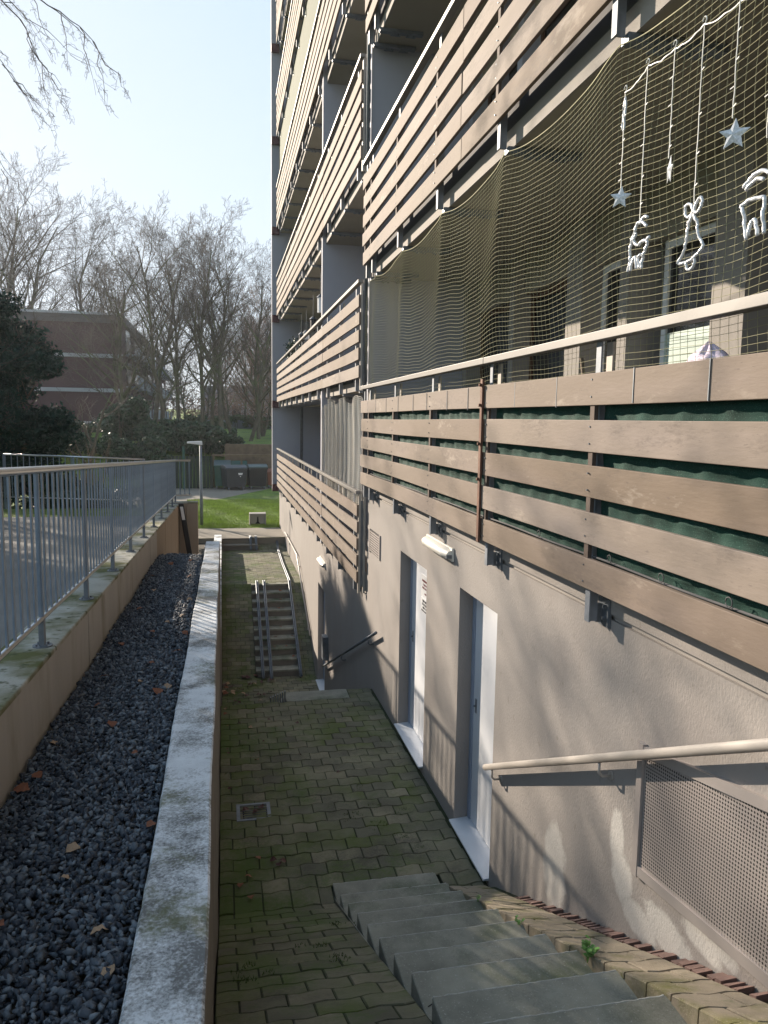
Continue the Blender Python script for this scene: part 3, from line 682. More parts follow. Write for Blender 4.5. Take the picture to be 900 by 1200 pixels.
handrail('thin brown metal handrail sloping down the wall towards the far door', [(1.86, 9.2, zh2(9.2)), (1.86, 14.4, zh2(14.4))], 0.02, M_steeldark, [(9.7, zh2(9.7)), (12, zh2(12)), (13.9, zh2(13.9))])
zh3 = lambda y: -4.78 + 0.40 * (y - 16.7)
handrail('slim pale handrail on the wall beside the far stairs', [(1.87, 16.7, zh3(16.7)), (1.87, 19.9, zh3(19.9)), (1.87, 23.8, zh3(19.9) + 0.02)], 0.018, M_rail_w, [(17, zh3(17)), (19.5, zh3(19.5)), (22, zh3(19.9))])

# wall lamps
def bulkhead(label, y0, y1, z):
    t = empty('wall_lamp', label, 'wall lamp', (XW, (y0 + y1) / 2, z)); l = Vector((XW, (y0 + y1) / 2, z))
    mb = MB(); n = 12; prof = [(XW - 0.02 - 0.075 * math.sin(math.pi * i / (n - 1)), z + 0.052 * math.cos(math.pi * i / (n - 1))) for i in range(n)]
    mb.prism([(p[0], p[1]) for p in prof], 1, y0, y1) if False else None
    V = []; F = []; L = 8
    for j in range(L + 1):
        t_ = j / L; yy = y0 + (y1 - y0) * t_; s = min(1, 0.72 + 2.2 * min(t_, 1 - t_))
        for p in prof: V.append((XW - (XW - p[0]) * s, yy, z + (p[1] - z) * s))
    for j in range(L):
        for i in range(n - 1): F.append((j * n + i, j * n + i + 1, (j + 1) * n + i + 1, (j + 1) * n + i))
    F += [tuple(range(n)), tuple(range(L * n + n - 1, L * n - 1, -1))]
    mb.add(V, F); o = mb.build('diffuser', M_lampw, t, smooth=False); part_to(o, t, l)
    o = MB().box(XW - 0.022, XW - 0.001, y0 - 0.01, y1 + 0.01, z - 0.058, z + 0.058).build('base', M_lampw, t, bevel=0.004); part_to(o, t, l)
    o = MB().box(XW - 0.07, XW - 0.023, y0 - 0.012, y0 + 0.03, z - 0.03, z + 0.0).build('cable_gland', M_steeldark, t); part_to(o, t, l)
bulkhead('long white bulkhead lamp on the wall above the door with notices', 6.22, 7.06, -1.13)
bulkhead('small white bulkhead lamp on the wall near the far door', 14.55, 15.35, -2.80)

# notices on the second door
def notice(label, y0, y1, z0, z1, ink, rows, seed):
    xs = XW + 0.128
    t = empty('notice', label, 'sign', (xs, (y0 + y1) / 2, z0)); l = Vector((xs, (y0 + y1) / 2, z0)); r = random.Random(seed)
    o = MB().box(xs - 0.005, xs, y0, y1, z0, z1).build('panel', M_sign, t); part_to(o, t, l)
    mb = MB()
    for (zc, h, wd) in rows:
        yc = (y0 + y1) / 2; y = yc + wd / 2
        while y > yc - wd / 2:
            ln = r.uniform(0.012, 0.028); mb.box(xs - 0.0065, xs - 0.0055, y - ln, y, zc - h / 2, zc + h / 2); y -= ln + r.choice([0.006, 0.006, 0.016])
    o = mb.build('lettering', ink, t); part_to(o, t, l)
notice('white notice with three rows of small dark red writing, upper one on the door', 7.40, 7.76, -1.83, -1.60, M_inkr, [(-1.66, 0.022, 0.28), (-1.70, 0.02, 0.2), (-1.735, 0.02, 0.26), (-1.79, 0.018, 0.07)], 1)
notice('white notice with bold black writing and black bar, lower one on the door', 7.40, 7.76, -2.00, -1.845, M_inkb, [(-1.875, 0.024, 0.22), (-1.91, 0.024, 0.26), (-1.945, 0.022, 0.2), (-1.98, 0.016, 0.3)], 2)

# =================================================================== NETS, SCREEN, LIGHT CURTAIN
def tubes_fast(lines, r, name, m, parent=None, sides=3):
    """lines: list of (n,3) arrays; thin strands as triangular tubes"""
    Vs = []; Fs = []; n0 = 0
    for P in lines:
        P = np.asarray(P, float); n = len(P)
        t = np.gradient(P, axis=0); t /= np.linalg.norm(t, axis=1)[:, None] + 1e-9
        ref = np.array([1.0, 0.02, 0.03]); a = np.cross(t, ref); a /= np.linalg.norm(a, axis=1)[:, None] + 1e-9; c = np.cross(t, a)
        rr = np.asarray(r if np.isscalar(r) else r)
        ring = [P + r * (math.cos(q) * a + math.sin(q) * c) for q in [2 * math.pi * k / sides for k in range(sides)]]
        Vs.append(np.stack(ring, 1).reshape(-1, 3)); i = np.arange(n - 1)[:, None] * sides
        for k in range(sides):
            k2 = (k + 1) % sides
            Fs.append(np.concatenate([i + k, i + k2, i + sides + k2, i + sides + k], 1) + n0)
        n0 += n * sides
    return rawmesh(name, np.concatenate(Vs), np.concatenate(Fs), m, parent)
hooksY = [0.55, 2.07, 3.57, 5.13, 6.65, 8.18, 9.62, 10.05]
def net_top(y):
    h = sorted(hooksY)
    for a, c in zip(h[:-1], h[1:]):
        if a <= y <= c:
            t = (y - a) / (c - a); return 1.79 - 0.50 * t * (1 - t) * 0.45 * (c - a)
    return 1.79
def net_pt(u, v):   # u along y 0..1, v up 0..1
    y = 0.55 + 9.5 * u; zt = net_top(y); zb = 0.18
    z = zb + (zt - zb) * v
    pull = sum(math.exp(-((y - h) / 0.28) ** 2) for h in hooksY)
    z += 0.016 * math.sin(y * 4.1) * math.sin(math.pi * v) + 0.007 * math.sin(y * 11 + 3 * v) * v * (1 - v) * 3
    yy = y + 0.02 * math.sin(6 * v + y) + 0.012 * math.sin(13 * v + 2.2 * y)
    x = XB + 0.095 - 0.03 * math.sin(math.pi * v) * (1 + 0.35 * math.sin(y * 2.7)) + 0.012 * math.sin(y * 9 + v * 3) * pull - 0.02 * v
    return (x, yy, z)
lines = []
NU, NV = 178, 52
for j in range(NV + 1): lines.append([net_pt(i / NU, j / NV) for i in range(NU + 1)])
for i in range(NU + 1): lines.append([net_pt(i / NU, j / 32) for j in range(33)])
net = empty('balcony_net', 'sagging olive mesh cat net filling the opening above the near balcony rail', 'net')
tubes_fast(lines, 0.00115, 'mesh', M_net, net)
tubes_fast([[net_pt(i / 400, 1.0) for i in range(401)]], 0.0035, 'edge_cord', M_net, net)
# second net, bunched white curtain on far stack lowest balcony
def net2_pt(u, v):
    y = 10.5 + 4.0 * u; zt = 0.36 - 0.12 * abs(math.sin(y * 2.3)) ** 2; z = -1.3 + (zt + 1.3) * v
    fold = (0.03 + 0.05 * max(0, u - 0.35)) * math.sin(y * 15 + 2 * math.sin(v * 3)) * (0.4 if u < 0.33 else 1)
    return (XB + 0.09 + fold, y + 0.03 * math.sin(y * 15 + 1.5), z + 0.012 * math.sin(y * 12))
lines = [[net2_pt(i / 160, j / 60) for i in range(161)] for j in range(61)] + [[net2_pt(i / 110, j / 20) for j in range(21)] for i in range(111)]
net2 = empty('balcony_net', 'bunched white net hanging like a curtain above the lowest balcony of the far stack', 'net')
tubes_fast(lines, 0.0042, 'mesh', M_netw, net2)
# green screen behind the near boards, one sheet per bay between posts
def screen(y0, y1, label):
    V = []; nu = max(8, int((y1 - y0) / 0.04)); nv = 60
    r = random.Random(int(y0 * 10)); ph = r.uniform(0, 6)
    for j in range(nv + 1):
        z = -0.80 + 1.02 * j / nv
        for i in range(nu + 1):
            y = y0 + (y1 - y0) * i / nu; e = math.sin(math.pi * i / nu) ** 0.35
            g = ((0.255 - 0.158 - z) % 0.233) / 0.233          # 0 at the bottom of a board
            bul = 0.020 * math.exp(-((g - 0.10) / 0.10) ** 2)   # bulges out above each board
            x = XB + 0.066 - bul * e * (0.8 + 0.4 * math.sin(y * 3 + ph + j * 0.05)) + 0.005 * math.sin(y * 19 + z * 9) + 0.004 * math.sin(y * 41 + z * 23 + ph)
            V.append((x, y, z))
    V = np.array(V); n1 = nu + 1
    F = np.array([(j * n1 + i, j * n1 + i + 1, (j + 1) * n1 + i + 1, (j + 1) * n1 + i) for j in range(nv) for i in range(nu)])
    o = rawmesh('privacy_screen', V, F, M_screen, smooth=True); tag(o, label, 'privacy screen')
PN = [0.55, 2.07, 3.57, 5.13, 6.65, 8.18, 9.62]
SLAB = ['dark green shade cloth behind the slats closest to the viewer, at the picture edge', 'dark green shade cloth behind the slats in the bay right of the first support post', 'dark green shade cloth behind the slats just right of the rusty strip',
        'green shade cloth behind the slats in the bay just left of the rusty strip', 'green shade cloth behind the slats in the second bay left of the rusty strip', 'green shade cloth behind the slats in the leftmost full bay of the near balcony']
for (a, c), lb in zip(zip(PN[:-1], PN[1:]), SLAB): screen(a + 0.02, c - 0.02, lb)
# cable along the lowest board with wire loops
cb = MB(); cb.tube([(XB + 0.036, 0.6 + i * 0.1, -0.669 + 0.0025 * math.sin(i * 0.5)) for i in range(93)], 0.006, 6)
for y in (2.45, 2.9, 3.35, 4.2):
    cb.tube([(XB + 0.02, y + 0.02 * math.cos(a), -0.645 + 0.02 * math.sin(a)) for a in np.linspace(0, 6, 9)], 0.0025, 4)
tag(cb.build('cable', M_shade_cable, smooth=True), 'grey cable with wire loops lying on the lowest near slat', 'cable')

# ---- light curtain
lc = empty('light_curtain', 'clear string light curtain with stars, bell and bows hooked into the near balcony net', 'string lights')
XC = 1.775
anch = [(3.33, 1.47), (3.149, 1.505), (2.947, 1.488), (2.753, 1.484), (2.549, 1.466), (2.36, 1.45)]
pts = []
for (a, c) in zip(anch[:-1], anch[1:]):
    for i in range(8):
        t = i / 8; pts.append((XC + rnd.uniform(-.003, .003), a[0] + (c[0] - a[0]) * t, a[1] + (c[1] - a[1]) * t - 0.05 * t * (1 - t) + rnd.uniform(-.003, .003)))
pts.append((XC, *anch[-1]))
MB().tube(pts, 0.0032, 5).build('cord', M_cord, lc)
def strand(y, z0, z1, dy=0.0):
    mb = MB(); n = 14
    P = [(XC + rnd.uniform(-.0015, .0015), y + dy * i / n + rnd.uniform(-.001, .001), z0 + (z1 - z0) * i / n) for i in range(n + 1)]
    mb.tube(P, 0.0021, 5)
    for q in (0.25, 0.5, 0.72, 0.9):
        zz = z0 + (z1 - z0) * q; s = rnd.choice([-1, 1]); yy = y + dy * q
        mb.tube([(XC, yy, zz), (XC - 0.003, yy + s * 0.02, zz - 0.004 * s)], 0.0022, 4)
    hk = [(XC, y + 0.012 * math.sin(a), z0 + 0.018 + 0.012 * math.cos(a)) for a in np.linspace(-2.6, 1.6, 7)]
    mb.tube([(XC, y, z0)] + hk, 0.0025, 5)
    return mb.build('strand', M_cord, lc)
strand(3.33, 1.47, 1.06); strand(3.149, 1.505, 0.88, -0.0); strand(2.947, 1.488, 1.07); strand(2.753, 1.484, 0.845); strand(2.549, 1.466, 1.08); strand(2.36, 1.45, 0.95)
def star(y, z, s, rot=0.0, yaw=0.0):
    mb = MB(); V = [(0, 0)] ; k = 5; P = []
    for i in range(10):
        a = math.pi / 2 + i * math.pi / 5 + rot; q = s if i % 2 == 0 else s * 0.45; P.append((q * math.cos(a), q * math.sin(a)))
    def W(u, v, d): return (XC + u * math.sin(yaw) + d * math.cos(yaw), y + u * math.cos(yaw), z + v)
    vs = [W(u, v, 0) for u, v in P] + [W(0, 0, -s * 0.22), W(0, 0, s * 0.22)]
    mb.add(vs, [(i, (i + 1) % 10, 10) for i in range(10)] + [((i + 1) % 10, i, 11) for i in range(10)])
    o = mb.build('star', M_clear, lc); return o
star(3.33, 1.02, 0.052, 0.1, -0.75); star(2.935, 1.02, 0.058, 0.2, 0.35); star(2.534, 1.02, 0.056, 0.05, -0.7)
def fig(name, polys, y, z, r=0.0085, x=XC):
    mb = MB()
    for P in polys: mb.tube([(x + rnd.uniform(-.003, .003), y + u, z + v) for (u, v) in P], r, 6)
    return mb.build(name, M_clear, lc, smooth=True)
loop = lambda cx, cy, rx, ry, a0=0, a1=6.283, n=14: [(cx + rx * math.cos(a0 + (a1 - a0) * i / n), cy + ry * math.sin(a0 + (a1 - a0) * i / n)) for i in range(n + 1)]
# figures drawn in the plane of the net; u runs away from the viewer
def arc(pts, n=5):
    P = [Vector((p[0], p[1], 0)) for p in pts]; o = []
    for i in range(len(P) - 1):
        a, b_, c, d = P[max(i - 1, 0)], P[i], P[i + 1], P[min(i + 2, len(P) - 1)]
        for k in range(n):
            t = k / n; q = 0.5 * ((2 * b_) + (c - a) * t + (2 * a - 5 * b_ + 4 * c - d) * t * t + (3 * b_ - a - 3 * c + d) * t ** 3); o.append((q.x, q.y))
    o.append((P[-1].x, P[-1].y)); return o
BOW = [arc([(0, 0.015), (0.02, 0.045), (0.05, 0.05), (0.055, 0.02), (0.03, 0.0), (0, 0.015)]), arc([(0, 0.015), (-0.015, 0.045), (-0.045, 0.055), (-0.05, 0.025), (-0.03, 0.005), (0, 0.015)]), arc([(0, 0.015), (0.02, -0.01), (0.035, -0.03)]), arc([(0, 0.015), (-0.01, -0.015), (-0.03, -0.025)])]
fig('bell', BOW + [arc([(0, 0), (0.028, -0.03), (0.036, -0.08), (0.048, -0.12), (0.085, -0.16), (0.045, -0.168), (0, -0.165), (-0.045, -0.15), (-0.075, -0.125), (-0.045, -0.09), (-0.033, -0.05), (-0.022, -0.02), (0, 0)]), arc([(0.03, -0.168), (0.02, -0.195), (-0.005, -0.20), (-0.025, -0.18), (-0.02, -0.16)])], 2.753, 0.80, 0.006)
fig('reindeer_figure', [arc([(0.045, 0.005), (0.02, 0.03), (-0.02, 0.025), (-0.055, 0.0)]), arc([(0.0, 0.02), (-0.03, 0.045), (-0.06, 0.035)]), arc([(0.03, 0.01), (0.06, -0.03), (0.075, -0.08), (0.07, -0.12), (0.085, -0.165)]), arc([(0.03, -0.01), (0.045, -0.04), (0.01, -0.065), (-0.035, -0.055), (-0.07, -0.065)]),
    arc([(-0.07, -0.065), (-0.055, -0.10), (-0.035, -0.13), (-0.03, -0.17)]), arc([(0.06, -0.165), (0.045, -0.12), (0.02, -0.115), (0.01, -0.165)]), arc([(-0.01, -0.165), (0.0, -0.12), (-0.02, -0.11)]), arc([(-0.05, -0.06), (-0.085, -0.05)])], 3.145, 0.84, 0.007)
fig('reindeer_figure', [arc([(0.06, 0.03), (0.02, 0.055), (-0.03, 0.06), (-0.07, 0.04)]), arc([(0.05, 0.02), (0.0, 0.04), (-0.04, 0.03)]), arc([(0.07, -0.03), (0.05, -0.06), (0.045, -0.10), (0.03, -0.15)]), arc([(0.07, -0.03), (0.03, -0.02), (-0.02, -0.025), (-0.05, -0.03)]),
    arc([(0.02, -0.14), (0.01, -0.10), (-0.01, -0.095), (-0.03, -0.15)]), arc([(-0.05, -0.03), (-0.05, -0.09), (-0.06, -0.15)])], 2.40, 0.79, 0.007)
fig('cord_knot', [loop(0, 0.0, 0.008, 0.05), loop(0.004, -0.06, 0.008, 0.03)], 3.33, 1.40, 0.005)
# cloth on the balcony
cl = MB(); V = []; r = random.Random(3); nu, nv = 22, 16
for j in range(nv + 1):
    for i in range(nu + 1):
        a = 2 * math.pi * i / nu; q = 1 - (j / nv) ** 1.6 * 0.95; zz = 0.20 + 0.17 * (j / nv)
        rr = 0.17 * q * (1 + 0.25 * math.sin(5 * a + j * 0.4) + 0.1 * math.sin(11 * a))
        V.append((2.2 + rr * 0.6 * math.cos(a), 3.22 + rr * math.sin(a), zz + 0.02 * math.sin(7 * a)))
cl.add(V, [(j * (nu + 1) + i, j * (nu + 1) + i + 1, (j + 1) * (nu + 1) + i + 1, (j + 1) * (nu + 1) + i) for j in range(nv) for i in range(nu)])
tag(cl.build('cloth', M_cloth, smooth=True), 'crumpled pink and white cloth heaped on the near balcony behind the top slat', 'cloth')
MBt = MB(); MBt.box(2.05, 2.5, 3.0, 3.5, -0.70, 0.20); tag(MBt.build('storage_box', M_blackp, bevel=0.01), 'dark box behind the slats under the crumpled cloth', 'box')
# wooden broom leaning
bb = MB(); bb.tube([(2.3, 4.35, -0.68), (2.15, 4.42, 0.40)], 0.012, 6); tag(bb.build('broom_handle', M_wood, smooth=True), 'slim brown wooden handle leaning behind the near balcony rail', 'broom')
# olive blind on far stack
ob = MB(); ob.box(XB + 0.10, XB + 0.108, 14.9, 26.3, 7.56, 9.14); tag(ob.build('roller_blind', M_olive), 'long olive green privacy blind on an upper balcony of the far stack', 'blind')
# hanging things on far stack B1 balcony: bird feeders and plant
def feeder(label, y, z, h, m):
    t = empty('hanging_lantern', label, 'lantern', (2.1, y, z)); l = Vector((2.1, y, z))
    o = MB().tube([(2.1, y, z + h), (2.1, y, z + h + 0.55)], 0.006, 4).build('cord', M_steeldark, t); part_to(o, t, l)
    mb = MB(); mb.cyl(2.1, y, z, z + h, 0.07, 8); o = mb.build('body', m, t); part_to(o, t, l)
    mb = MB(); mb.tube([(2.1, y, z + h), (2.1, y, z + h + 0.07)], [0.10, 0.02], 8); o = mb.build('cap', M_steeldark, t); part_to(o, t, l)
feeder('white hanging lantern under the soffit of the far stack, the largest of four', 16.9, 2.30, 0.32, M_white)
feeder('dark hanging lantern left of the white one on the far stack', 18.3, 2.05, 0.28, M_blackp)
feeder('small pale lantern hanging low on the far stack balcony', 19.8, 2.02, 0.16, M_white)
feeder('small dark lantern hanging furthest back on the far stack balcony', 21.0, 2.06, 0.2, M_blackp)

# =================================================================== LEFT SIDE WALLS
# white coping wall
zw = lambda y: -1.50 - 0.041 * y
ww = empty('retaining_wall', 'long low white painted concrete wall with lichen stains between gravel bed and sunken path', 'wall')
V = []; F = []; n = 150; y0, y1 = -2.0, 12.95
rr = random.Random(5)
for i in range(n + 1):
    y = y0 + (y1 - y0) * i / n; z = zw(y)
    e = 0.0035 * math.sin(y * 3.1) + rr.uniform(-.0015, .0015); e2 = 0.004 * math.sin(y * 2.3 + 1) + rr.uniform(-.002, .002)
    V += [(-0.061 + e, y, -4.4), (-0.061 + e, y, z - 0.008), (-0.069 + e, y, z), (-0.272 + e2, y, z + rr.uniform(-.001, .001)), (-0.281 + e2, y, z - 0.01), (-0.281 + e2, y, -4.4)]
for i in range(n):
    for j in range(5): q = i * 6 + j; F.append((q, q + 1, q + 7, q + 6))
F += [(0, 1, 2, 3, 4, 5), tuple(n * 6 + k for k in (5, 4, 3, 2, 1, 0))]
mb = MB(); mb.add([v for v in V], F); body = mb.build('body', M_wallside, ww)
body.data.materials.append(M_whitewall)
for p in body.data.polygons:
    if p.normal.z > 0.3 or p.normal.z < -0.3 and p.center.z > -3: p.material_index = 1
    if abs(p.normal.z) <= 0.3 and p.center.z > -2.1 and p.area < 0.003: p.material_index = 1
# lower continuation of the wall beside the far stairs
lw = MB(); lw.box(-0.27, -0.06, 12.97, 24.2, -6.2, -3.66); lw2 = empty('retaining_wall', 'narrow lower white topped wall beside the middle landing and low upper steps', 'wall')
lw.build('body', M_wallside, lw2); MB().box(-0.275, -0.055, 12.97, 24.25, -3.659, -3.60).build('coping', M_whitewall, lw2, bevel=0.006)
# lower part of the sunken way's left side for 4.4..6.2 deep
struct(MB().box(-0.30, -0.062, 9.0, 12.96, -6.2, -4.41).build('ground', M_wallside))
# left retaining wall in panels
zl = lambda y: -1.12 - 0.044 * y
lwall = empty('retaining_wall', 'mossy buff concrete panel wall carrying the steel fence beside the slate gravel', 'wall')
js = [-4.0, -0.8, 2.4, 5.75, 8.6, 10.6, 11.65, 13.4, 15.2, 17.42]
for k, (a, c) in enumerate(zip(js[:-1], js[1:])):
    m = M_retain if k < 6 else M_tan
    mb = MB(); mb.sbox(-1.24, -0.965 + (0.003 if k % 2 else 0), a + 0.004, c - 0.004, lambda y: -4.3, lambda y: zl(y) - 0.031); mb.build('panel', m, lwall, bevel=0.006)
    mb = MB(); mb.sbox(-1.255, -0.955, a + 0.003, c - 0.003, lambda y: zl(y) - 0.030, lambda y: zl(y)); mb.build('coping', M_retaintop, lwall, bevel=0.008)
# return wall at the far end
rw = empty('retaining_wall', 'short tan concrete return wall at the far end of the fence', 'wall')
for (a, c) in ((-0.955, -0.80), (-0.795, -0.555)):
    MB().box(a, c, 17.43, 17.70, -4.3, -1.88).build('panel', M_tan, rw, bevel=0.006)
MB().box(-1.25, -0.55, 17.425, 17.72, -1.879, -1.85).build('coping', M_retaintop, rw, bevel=0.006)
MB().box(-1.25, -0.96, 17.43, 17.70, -4.3, -1.88).build('panel', M_tan, rw, bevel=0.006)
# leaning black post
bp = empty('delineator_post', 'black leaning post with white reflector patch against the tan return wall', 'post', (-0.70, 17.2, -3.86))
mb = MB(); a = Vector((-0.905, 17.3, -1.86)); c = Vector((-0.60, 17.2, -3.86))
def slant(w, d, z0, z1, off):
    f = lambda z: a.x + (c.x - a.x) * (a.z - z) / (a.z - c.z); g = lambda z: a.y + (c.y - a.y) * (a.z - z) / (a.z - c.z)
    m2 = MB(); V = []
    for z in (z0, z1):
        for sx, sy in ((-1, -1), (1, -1), (1, 1), (-1, 1)): V.append((f(z) + sx * w - bp.location.x, g(z) + sy * d + off - bp.location.y, z - bp.location.z))
    return m2.add(V, [(0, 3, 2, 1), (4, 5, 6, 7), (0, 1, 5, 4), (1, 2, 6, 5), (2, 3, 7, 6), (3, 0, 4, 7)])
slant(0.055, 0.03, -3.86, -1.86, 0).build('shaft', M_blackp, bp, bevel=0.01)
slant(0.033, 0.004, -2.22, -1.93, -0.034).build('reflector', M_white, bp)

# steel fence
XFN = -1.03
ztop = lambda y: -0.054 - 0.049 * y
zbot = lambda y: -0.965 - 0.042 * y
fence = empty('steel_fence', 'blue grey steel baluster fence with round handrail on the buff retaining wall', 'fence')
n = 40
MB().tube([(XFN, -3 + 20.5 * i / n, ztop(-3 + 20.5 * i / n) - 0.021) for i in range(n + 1)] + [(XFN + 0.33, 17.52, ztop(17.5) - 0.021)], 0.0215, 12).build('handrail', M_stainless, fence, smooth=True)
MB().tube([(XFN, -3, zbot(-3)), (XFN, 17.5, zbot(17.5)), (XFN + 0.33, 17.52, zbot(17.5))], 0.015, 8).build('bottom_rail', M_stainless, fence, smooth=True)
proto = None; ys = list(np.arange(3.2, 17.45, 0.1425))
for i, y in enumerate(ys[:100]):
    if proto is None:
        proto = MB().box(XFN - 0.005, XFN + 0.005, -0.014, 0.014, 0, 1).build('baluster', M_fence, fence)
        o = proto
    else:
        o = proto.copy(); COL.objects.link(o); o.parent = fence
    o.location = (0, y, zbot(y) + 0.01); o.scale = (1, 1, ztop(y) - zbot(y) - 0.045)
for k, y in enumerate((-2.2, -0.7, 0.8, 2.4)):
    pass
mb = MB()
for y in np.arange(-2.9, 3.15, 0.1425): mb.box(XFN - 0.006, XFN + 0.006, y - 0.011, y + 0.011, zbot(y) + 0.01, ztop(y) - 0.04)
for x in (XFN + 0.1, XFN + 0.2, XFN + 0.3): mb.box(x - 0.011, x + 0.011, 17.51, 17.52, zbot(17.5) + 0.01, ztop(17.5) - 0.04)
o = mb.build('outer_balusters', M_fence, fence); o['kind'] = 'stuff'
for y in (-1.1, 0.4, 1.9, 3.3, 4.63, 6.1, 7.55, 9.0, 10.5, 12.0, 13.5, 15.0, 16.4, 17.45):
    p = MB(); p.box(XFN - 0.016, XFN + 0.016, y - 0.022, y + 0.022, zl(y) + 0.006, zbot(y) + 0.0); po = p.build('post_foot', M_steeldark, fence, bevel=0.003)
    f = MB(); f.tube([(XFN, y, zl(y) - 0.001), (XFN, y, zl(y) + 0.009)], 0.055, 16)
    for a_ in (0.8, 2.4, 3.9, 5.5): f.tube([(XFN + 0.038 * math.cos(a_), y + 0.038 * math.sin(a_), zl(y) + 0.009), (XFN + 0.038 * math.cos(a_), y + 0.038 * math.sin(a_), zl(y) + 0.02)], 0.007, 6)
    f.build('flange', M_steeldark, po)
    if y > 3: MB().box(XFN - 0.013, XFN + 0.013, y - 0.013, y + 0.013, zbot(y) + 0.014, ztop(y) - 0.04).build('upright', M_fence, fence)
# cross fence further back
cf = empty('steel_fence', 'second lower steel rail fence crossing behind the ramp, near the dark yew', 'fence')
cz = lambda x: -0.86 - 0.035 * (x + 4.6)
MB().tube([(-4.75, 18.4, cz(-4.75)), (-1.75, 18.4, cz(-1.75))], 0.019, 8).build('handrail', M_stainless, cf, smooth=True)
MB().tube([(-4.75, 18.4, cz(-4.75) - 0.95), (-1.75, 18.4, cz(-1.75) - 0.95)], 0.014, 8).build('bottom_rail', M_stainless, cf, smooth=True)
pr0 = None
for x in np.arange(-4.72, -1.76, 0.125):
    if pr0 is None: pr0 = MB().box(-0.009, 0.009, 18.394, 18.406, -0.95, 0).build('baluster', M_fence, cf); o = pr0
    else: o = pr0.copy(); COL.objects.link(o); o.parent = cf
    o.location = (x, 0, cz(x))
for x in (-4.75, -3.3, -1.78): MB().box(x - 0.02, x + 0.02, 18.375, 18.425, -2.4, cz(x)).build('post', M_fence, cf)

# =================================================================== GRAVEL
zg = lambda y: -1.548 - 0.041 * y
struct(MB().sbox(-0.963, -0.279, -3, 11.75, lambda y: -4.2, lambda y: zg(y) - 0.035).build('ground', M_soil))
def stones(name, n, x0, x1, y0, y1, zf, smin, smax, seed, label):
    rs = np.random.RandomState(seed)
    base = np.array([(1, 0, 0), (-1, 0, 0), (0, 1, 0), (0, -1, 0), (0, 0, 1), (0, 0, -1), (.62, .62, .3), (-.62, .55, .35), (.5, -.62, -.35), (-.55, -.55, -.3)], float)
    # convex-ish low poly stone: deformed octahedron with split faces
    F0 = np.array([(0, 6, 4), (6, 2, 4), (2, 7, 4), (7, 1, 4), (1, 9, 4), (9, 3, 4), (3, 8, 4), (8, 0, 4), (6, 0, 5), (2, 6, 5), (7, 2, 5), (1, 7, 5), (9, 1, 5), (3, 9, 5), (8, 3, 5), (0, 8, 5)])
    V = np.repeat(base[None], n, 0) * (1 + rs.uniform(-.28, .28, (n, 10, 3)))
    s = rs.uniform(smin, smax, n)[:, None, None] * np.stack([rs.uniform(.8, 1.35, n), rs.uniform(.6, 1.0, n), rs.uniform(.35, .6, n)], 1)[:, None, :]
    V = V * s
    # random rotations
    q = rs.normal(size=(n, 4)); q[:, 1:3] *= 0.45; q /= np.linalg.norm(q, axis=1)[:, None]; w_, x, y, z = q.T
    Rm = np.stack([np.stack([1 - 2 * (y * y + z * z), 2 * (x * y - z * w_), 2 * (x * z + y * w_)], 1), np.stack([2 * (x * y + z * w_), 1 - 2 * (x * x + z * z), 2 * (y * z - x * w_)], 1), np.stack([2 * (x * z - y * w_), 2 * (y * z + x * w_), 1 - 2 * (x * x + y * y)], 1)], 1)
    V = np.einsum('nij,nkj->nki', Rm, V)
    px = rs.uniform(x0 + .01, x1 - .01, n); u = rs.uniform(0, 1, n); py = y0 + (y1 - y0) * u
    pz = np.array([zf(v) for v in py]) + rs.uniform(-.022, .008, n) + 0.010 * np.sin(px * 9 + py * 2.3)
    V += np.stack([px, py, pz], 1)[:, None, :]
    F = (F0[None] + np.arange(n)[:, None, None] * 10).reshape(-1, 3)
    o = rawmesh(name, V.reshape(-1, 3), F, M_stone); stuff(o, label, 'gravel'); return o
stones('slate_gravel', 17000, -0.955, -0.285, 1.2, 6.0, zg, 0.009, 0.023, 1, 'dark blue slate chippings filling the strip between buff wall and white wall')
stones('slate_gravel', 13000, -0.955, -0.285, 5.9, 11.75, zg, 0.012, 0.022, 2, 'dark slate chippings in the farther part of the strip beside the white wall')
stones('slate_gravel', 4000, -0.56, -0.27, 17.5, 24.2, lambda y: -3.85, 0.015, 0.03, 3, 'dark slate chippings in the low bed before the lawn path')

# fallen leaves ------------------------------------------------------
def leaf_mesh(m, seed):
    r = random.Random(seed); mb = MB(); n = 7; V = []
    for i in range(n + 1):
        t = i / n; w_ = 0.42 * math.sin(math.pi * min(1, t * 1.05 + 0.02)) ** 0.8 * (1 + 0.18 * math.sin(i * 2.6 + seed)); zc = 0.16 * math.sin(math.pi * t) * r.uniform(.5, 1.5)
        V += [(t - 0.5, -w_, zc + 0.12 * w_ + r.uniform(-.03, .05)), (t - 0.5, 0, zc - 0.03), (t - 0.5, w_, zc + 0.14 * w_ + r.uniform(-.03, .07))]
    F = []
    for i in range(n):
        q = 3 * i; F += [(q, q + 1, q + 4, q + 3), (q + 1, q + 2, q + 5, q + 4)]
    mb.add(V, F); return mb.build('fallen_leaf', m, smooth=True)
protos = [leaf_mesh(M_leaf, 1), leaf_mesh(M_leaf2, 2), leaf_mesh(M_leafdark, 3)]
cnt = [0, 0, 0]
def put_leaf(k, x, y, z, s, lab, grp):
    o = protos[k] if cnt[k] == 0 else protos[k].copy()
    if cnt[k]: COL.objects.link(o)
    cnt[k] += 1; o.location = (x, y, z); o.scale = (s, s, s); o.rotation_euler = (rnd.uniform(-.35, .35), rnd.uniform(-.35, .35), rnd.uniform(0, 6.28)); tag(o, lab, 'leaf', grp)
